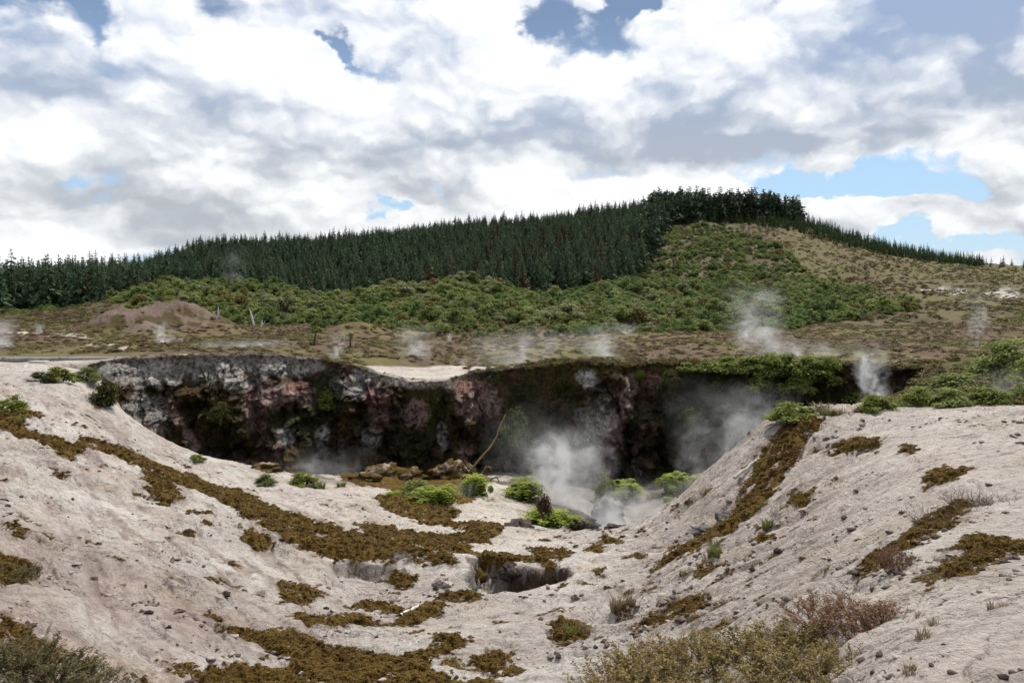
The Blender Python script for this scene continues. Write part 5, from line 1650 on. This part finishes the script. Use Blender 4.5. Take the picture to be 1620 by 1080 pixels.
def steam_mesh(base, lean):
    prof = [(0, base * 1.35 + .12), (.12, base * 1.4 + .08), (.35, base + (1 - base) * .35 + .22), (.65, base + (1 - base) * .65 + .25), (.9, 1.05), (1.02, .75)]
    n = 14; V = []; F = []
    for z, q in prof:
        for k in range(n):
            a = 2 * math.pi * k / n
            V.append((q * math.cos(a) + lean * z, q * math.sin(a), z))
    for i in range(len(prof) - 1):
        for k in range(n):
            F.append((i * n + k, i * n + (k + 1) % n, (i + 1) * n + (k + 1) % n, (i + 1) * n + k))
    F.append(tuple(range(n))[::-1]); F.append(tuple((len(prof) - 1) * n + k for k in range(n)))
    me = bpy.data.meshes.new('steam'); me.from_pydata(V, [], F); return me


STEAM = [
    (1120, 800, 34.5, 260, 230, 1.1, .6, .25, 'wide thin veil of steam drifting up the right part of the wall'),
    (830, 790, 41, 260, 190, .45, .6, .1, 'thin veil of steam before the wall behind the hanging shrub'),
    # foot column, foot row, distance, width, height in photograph pixels, thickness, foot width, lean, label
    (885, 828, 35.5, 240, 190, 3.4, .5, .1, 'thick white steam rising from the middle of the crater floor'),
    (990, 844, 31, 300, 100, 2.8, .85, .1, 'low steam lying over the right part of the crater floor'),
    (1185, 752, 39, 190, 170, 1.0, .5, .2, 'thin steam drifting up the black wall beside the clay bank'),
    (1195, 578, 50, 170, 150, 2.2, .45, -.05, 'tall steam plume standing behind the creepers on the rim'),
    (1270, 582, 49, 230, 60, 1.5, .8, .1, 'low steam trailing along the rim behind the creepers'),
    (1385, 640, 30, 110, 130, 1.8, .45, -.35, 'steam puff beside the leafy bush on the corner of the rim'),
    (992, 538, 92, 60, 34, 3.0, .35, -.2, 'small white steam puff at the foot of the scrub'),
    (655, 582, 58, 120, 84, 1.7, .5, .05, 'wispy steam plume behind the pale dip in the rim'),
    (711, 549, 80, 24, 30, 2.8, .3, .0, 'tiny bright steam jet on the plain'),
    (730, 583, 56, 34, 24, 1.4, .5, .1, 'small steam puff on the edge of the pale dip'),
    (527, 573, 52, 66, 60, 2.0, .4, .3, 'slanting steam wisp beside the thin sapling'),
    (830, 584, 54, 260, 80, 1.5, .7, .1, 'broad thin steam along the mossy rim'),
    (945, 578, 51, 150, 80, 1.8, .6, .1, 'steam wisps rising over the mossy rim'),
    (262, 558, 64, 80, 64, 2.2, .5, -.25, 'white steam drifting below the bare mound'),
    (64, 531, 90, 34, 24, 2.6, .35, -.25, 'small white steam jet on the brown heath'),
    (0, 565, 58, 90, 80, 2.0, .6, -.1, 'white steam behind the grey boardwalk'),
    (385, 562, 58, 190, 34, 1.8, .9, .1, 'low steam lying along the rim near the white stone'),
    (640, 900, 17.2, 50, 46, .8, .6, -.4, 'faint steam leaking from the vent below the mossy bank'),
    (495, 750, 42, 230, 60, .7, .9, .2, 'thin steam lying along the foot of the wall'),
    (733, 806, 32.5, 64, 60, 1.4, .55, .2, 'small steam puff between the ferns on the crater floor'),
    (1550, 560, 60, 80, 140, .7, .5, -.1, 'faint steam column behind the tall blue green bush'),
    (1590, 640, 22, 150, 80, .5, .9, .2, 'faint steam drifting across the bushes beside the clay flat'),
    (1500, 466, 248, 60, 18, 1.6, .6, -.2, 'white fumes at the bare scar on the brown slope'),
    (1595, 472, 245, 60, 26, 1.4, .6, -.1, 'white fumes at the second scar on the brown slope'),
    (375, 470, 205, 70, 100, .25, .5, -.1, 'faint smoke column rising in front of the plantation'),
    (930, 610, 44, 44, 36, .9, .5, .1, 'faint steam puff leaking from the upper wall'),
]
for i, (px, py, Y, w, h, tau, base, lean, lab) in enumerate(STEAM):
    p = put(px, py, Y); s = Y / FPX
    W_ = w * s
    o_ = ob('steam_plume', steam_mesh(base, lean), loc=(p.x, p.y, p.z - .1))
    o_.scale = (W_ * .5, W_ * .5 * (1.0 if Y < 200 else 1.5), h * s)
    o_.data.materials.append(steam_mat('steam', tau * (3.6 if Y < 43 else 2.6) / W_, 1.9, i * 3.17, base, lean, .15, 2 * h / w))
    tag(o_, lab, 'steam', 'steam plumes over the geothermal field')
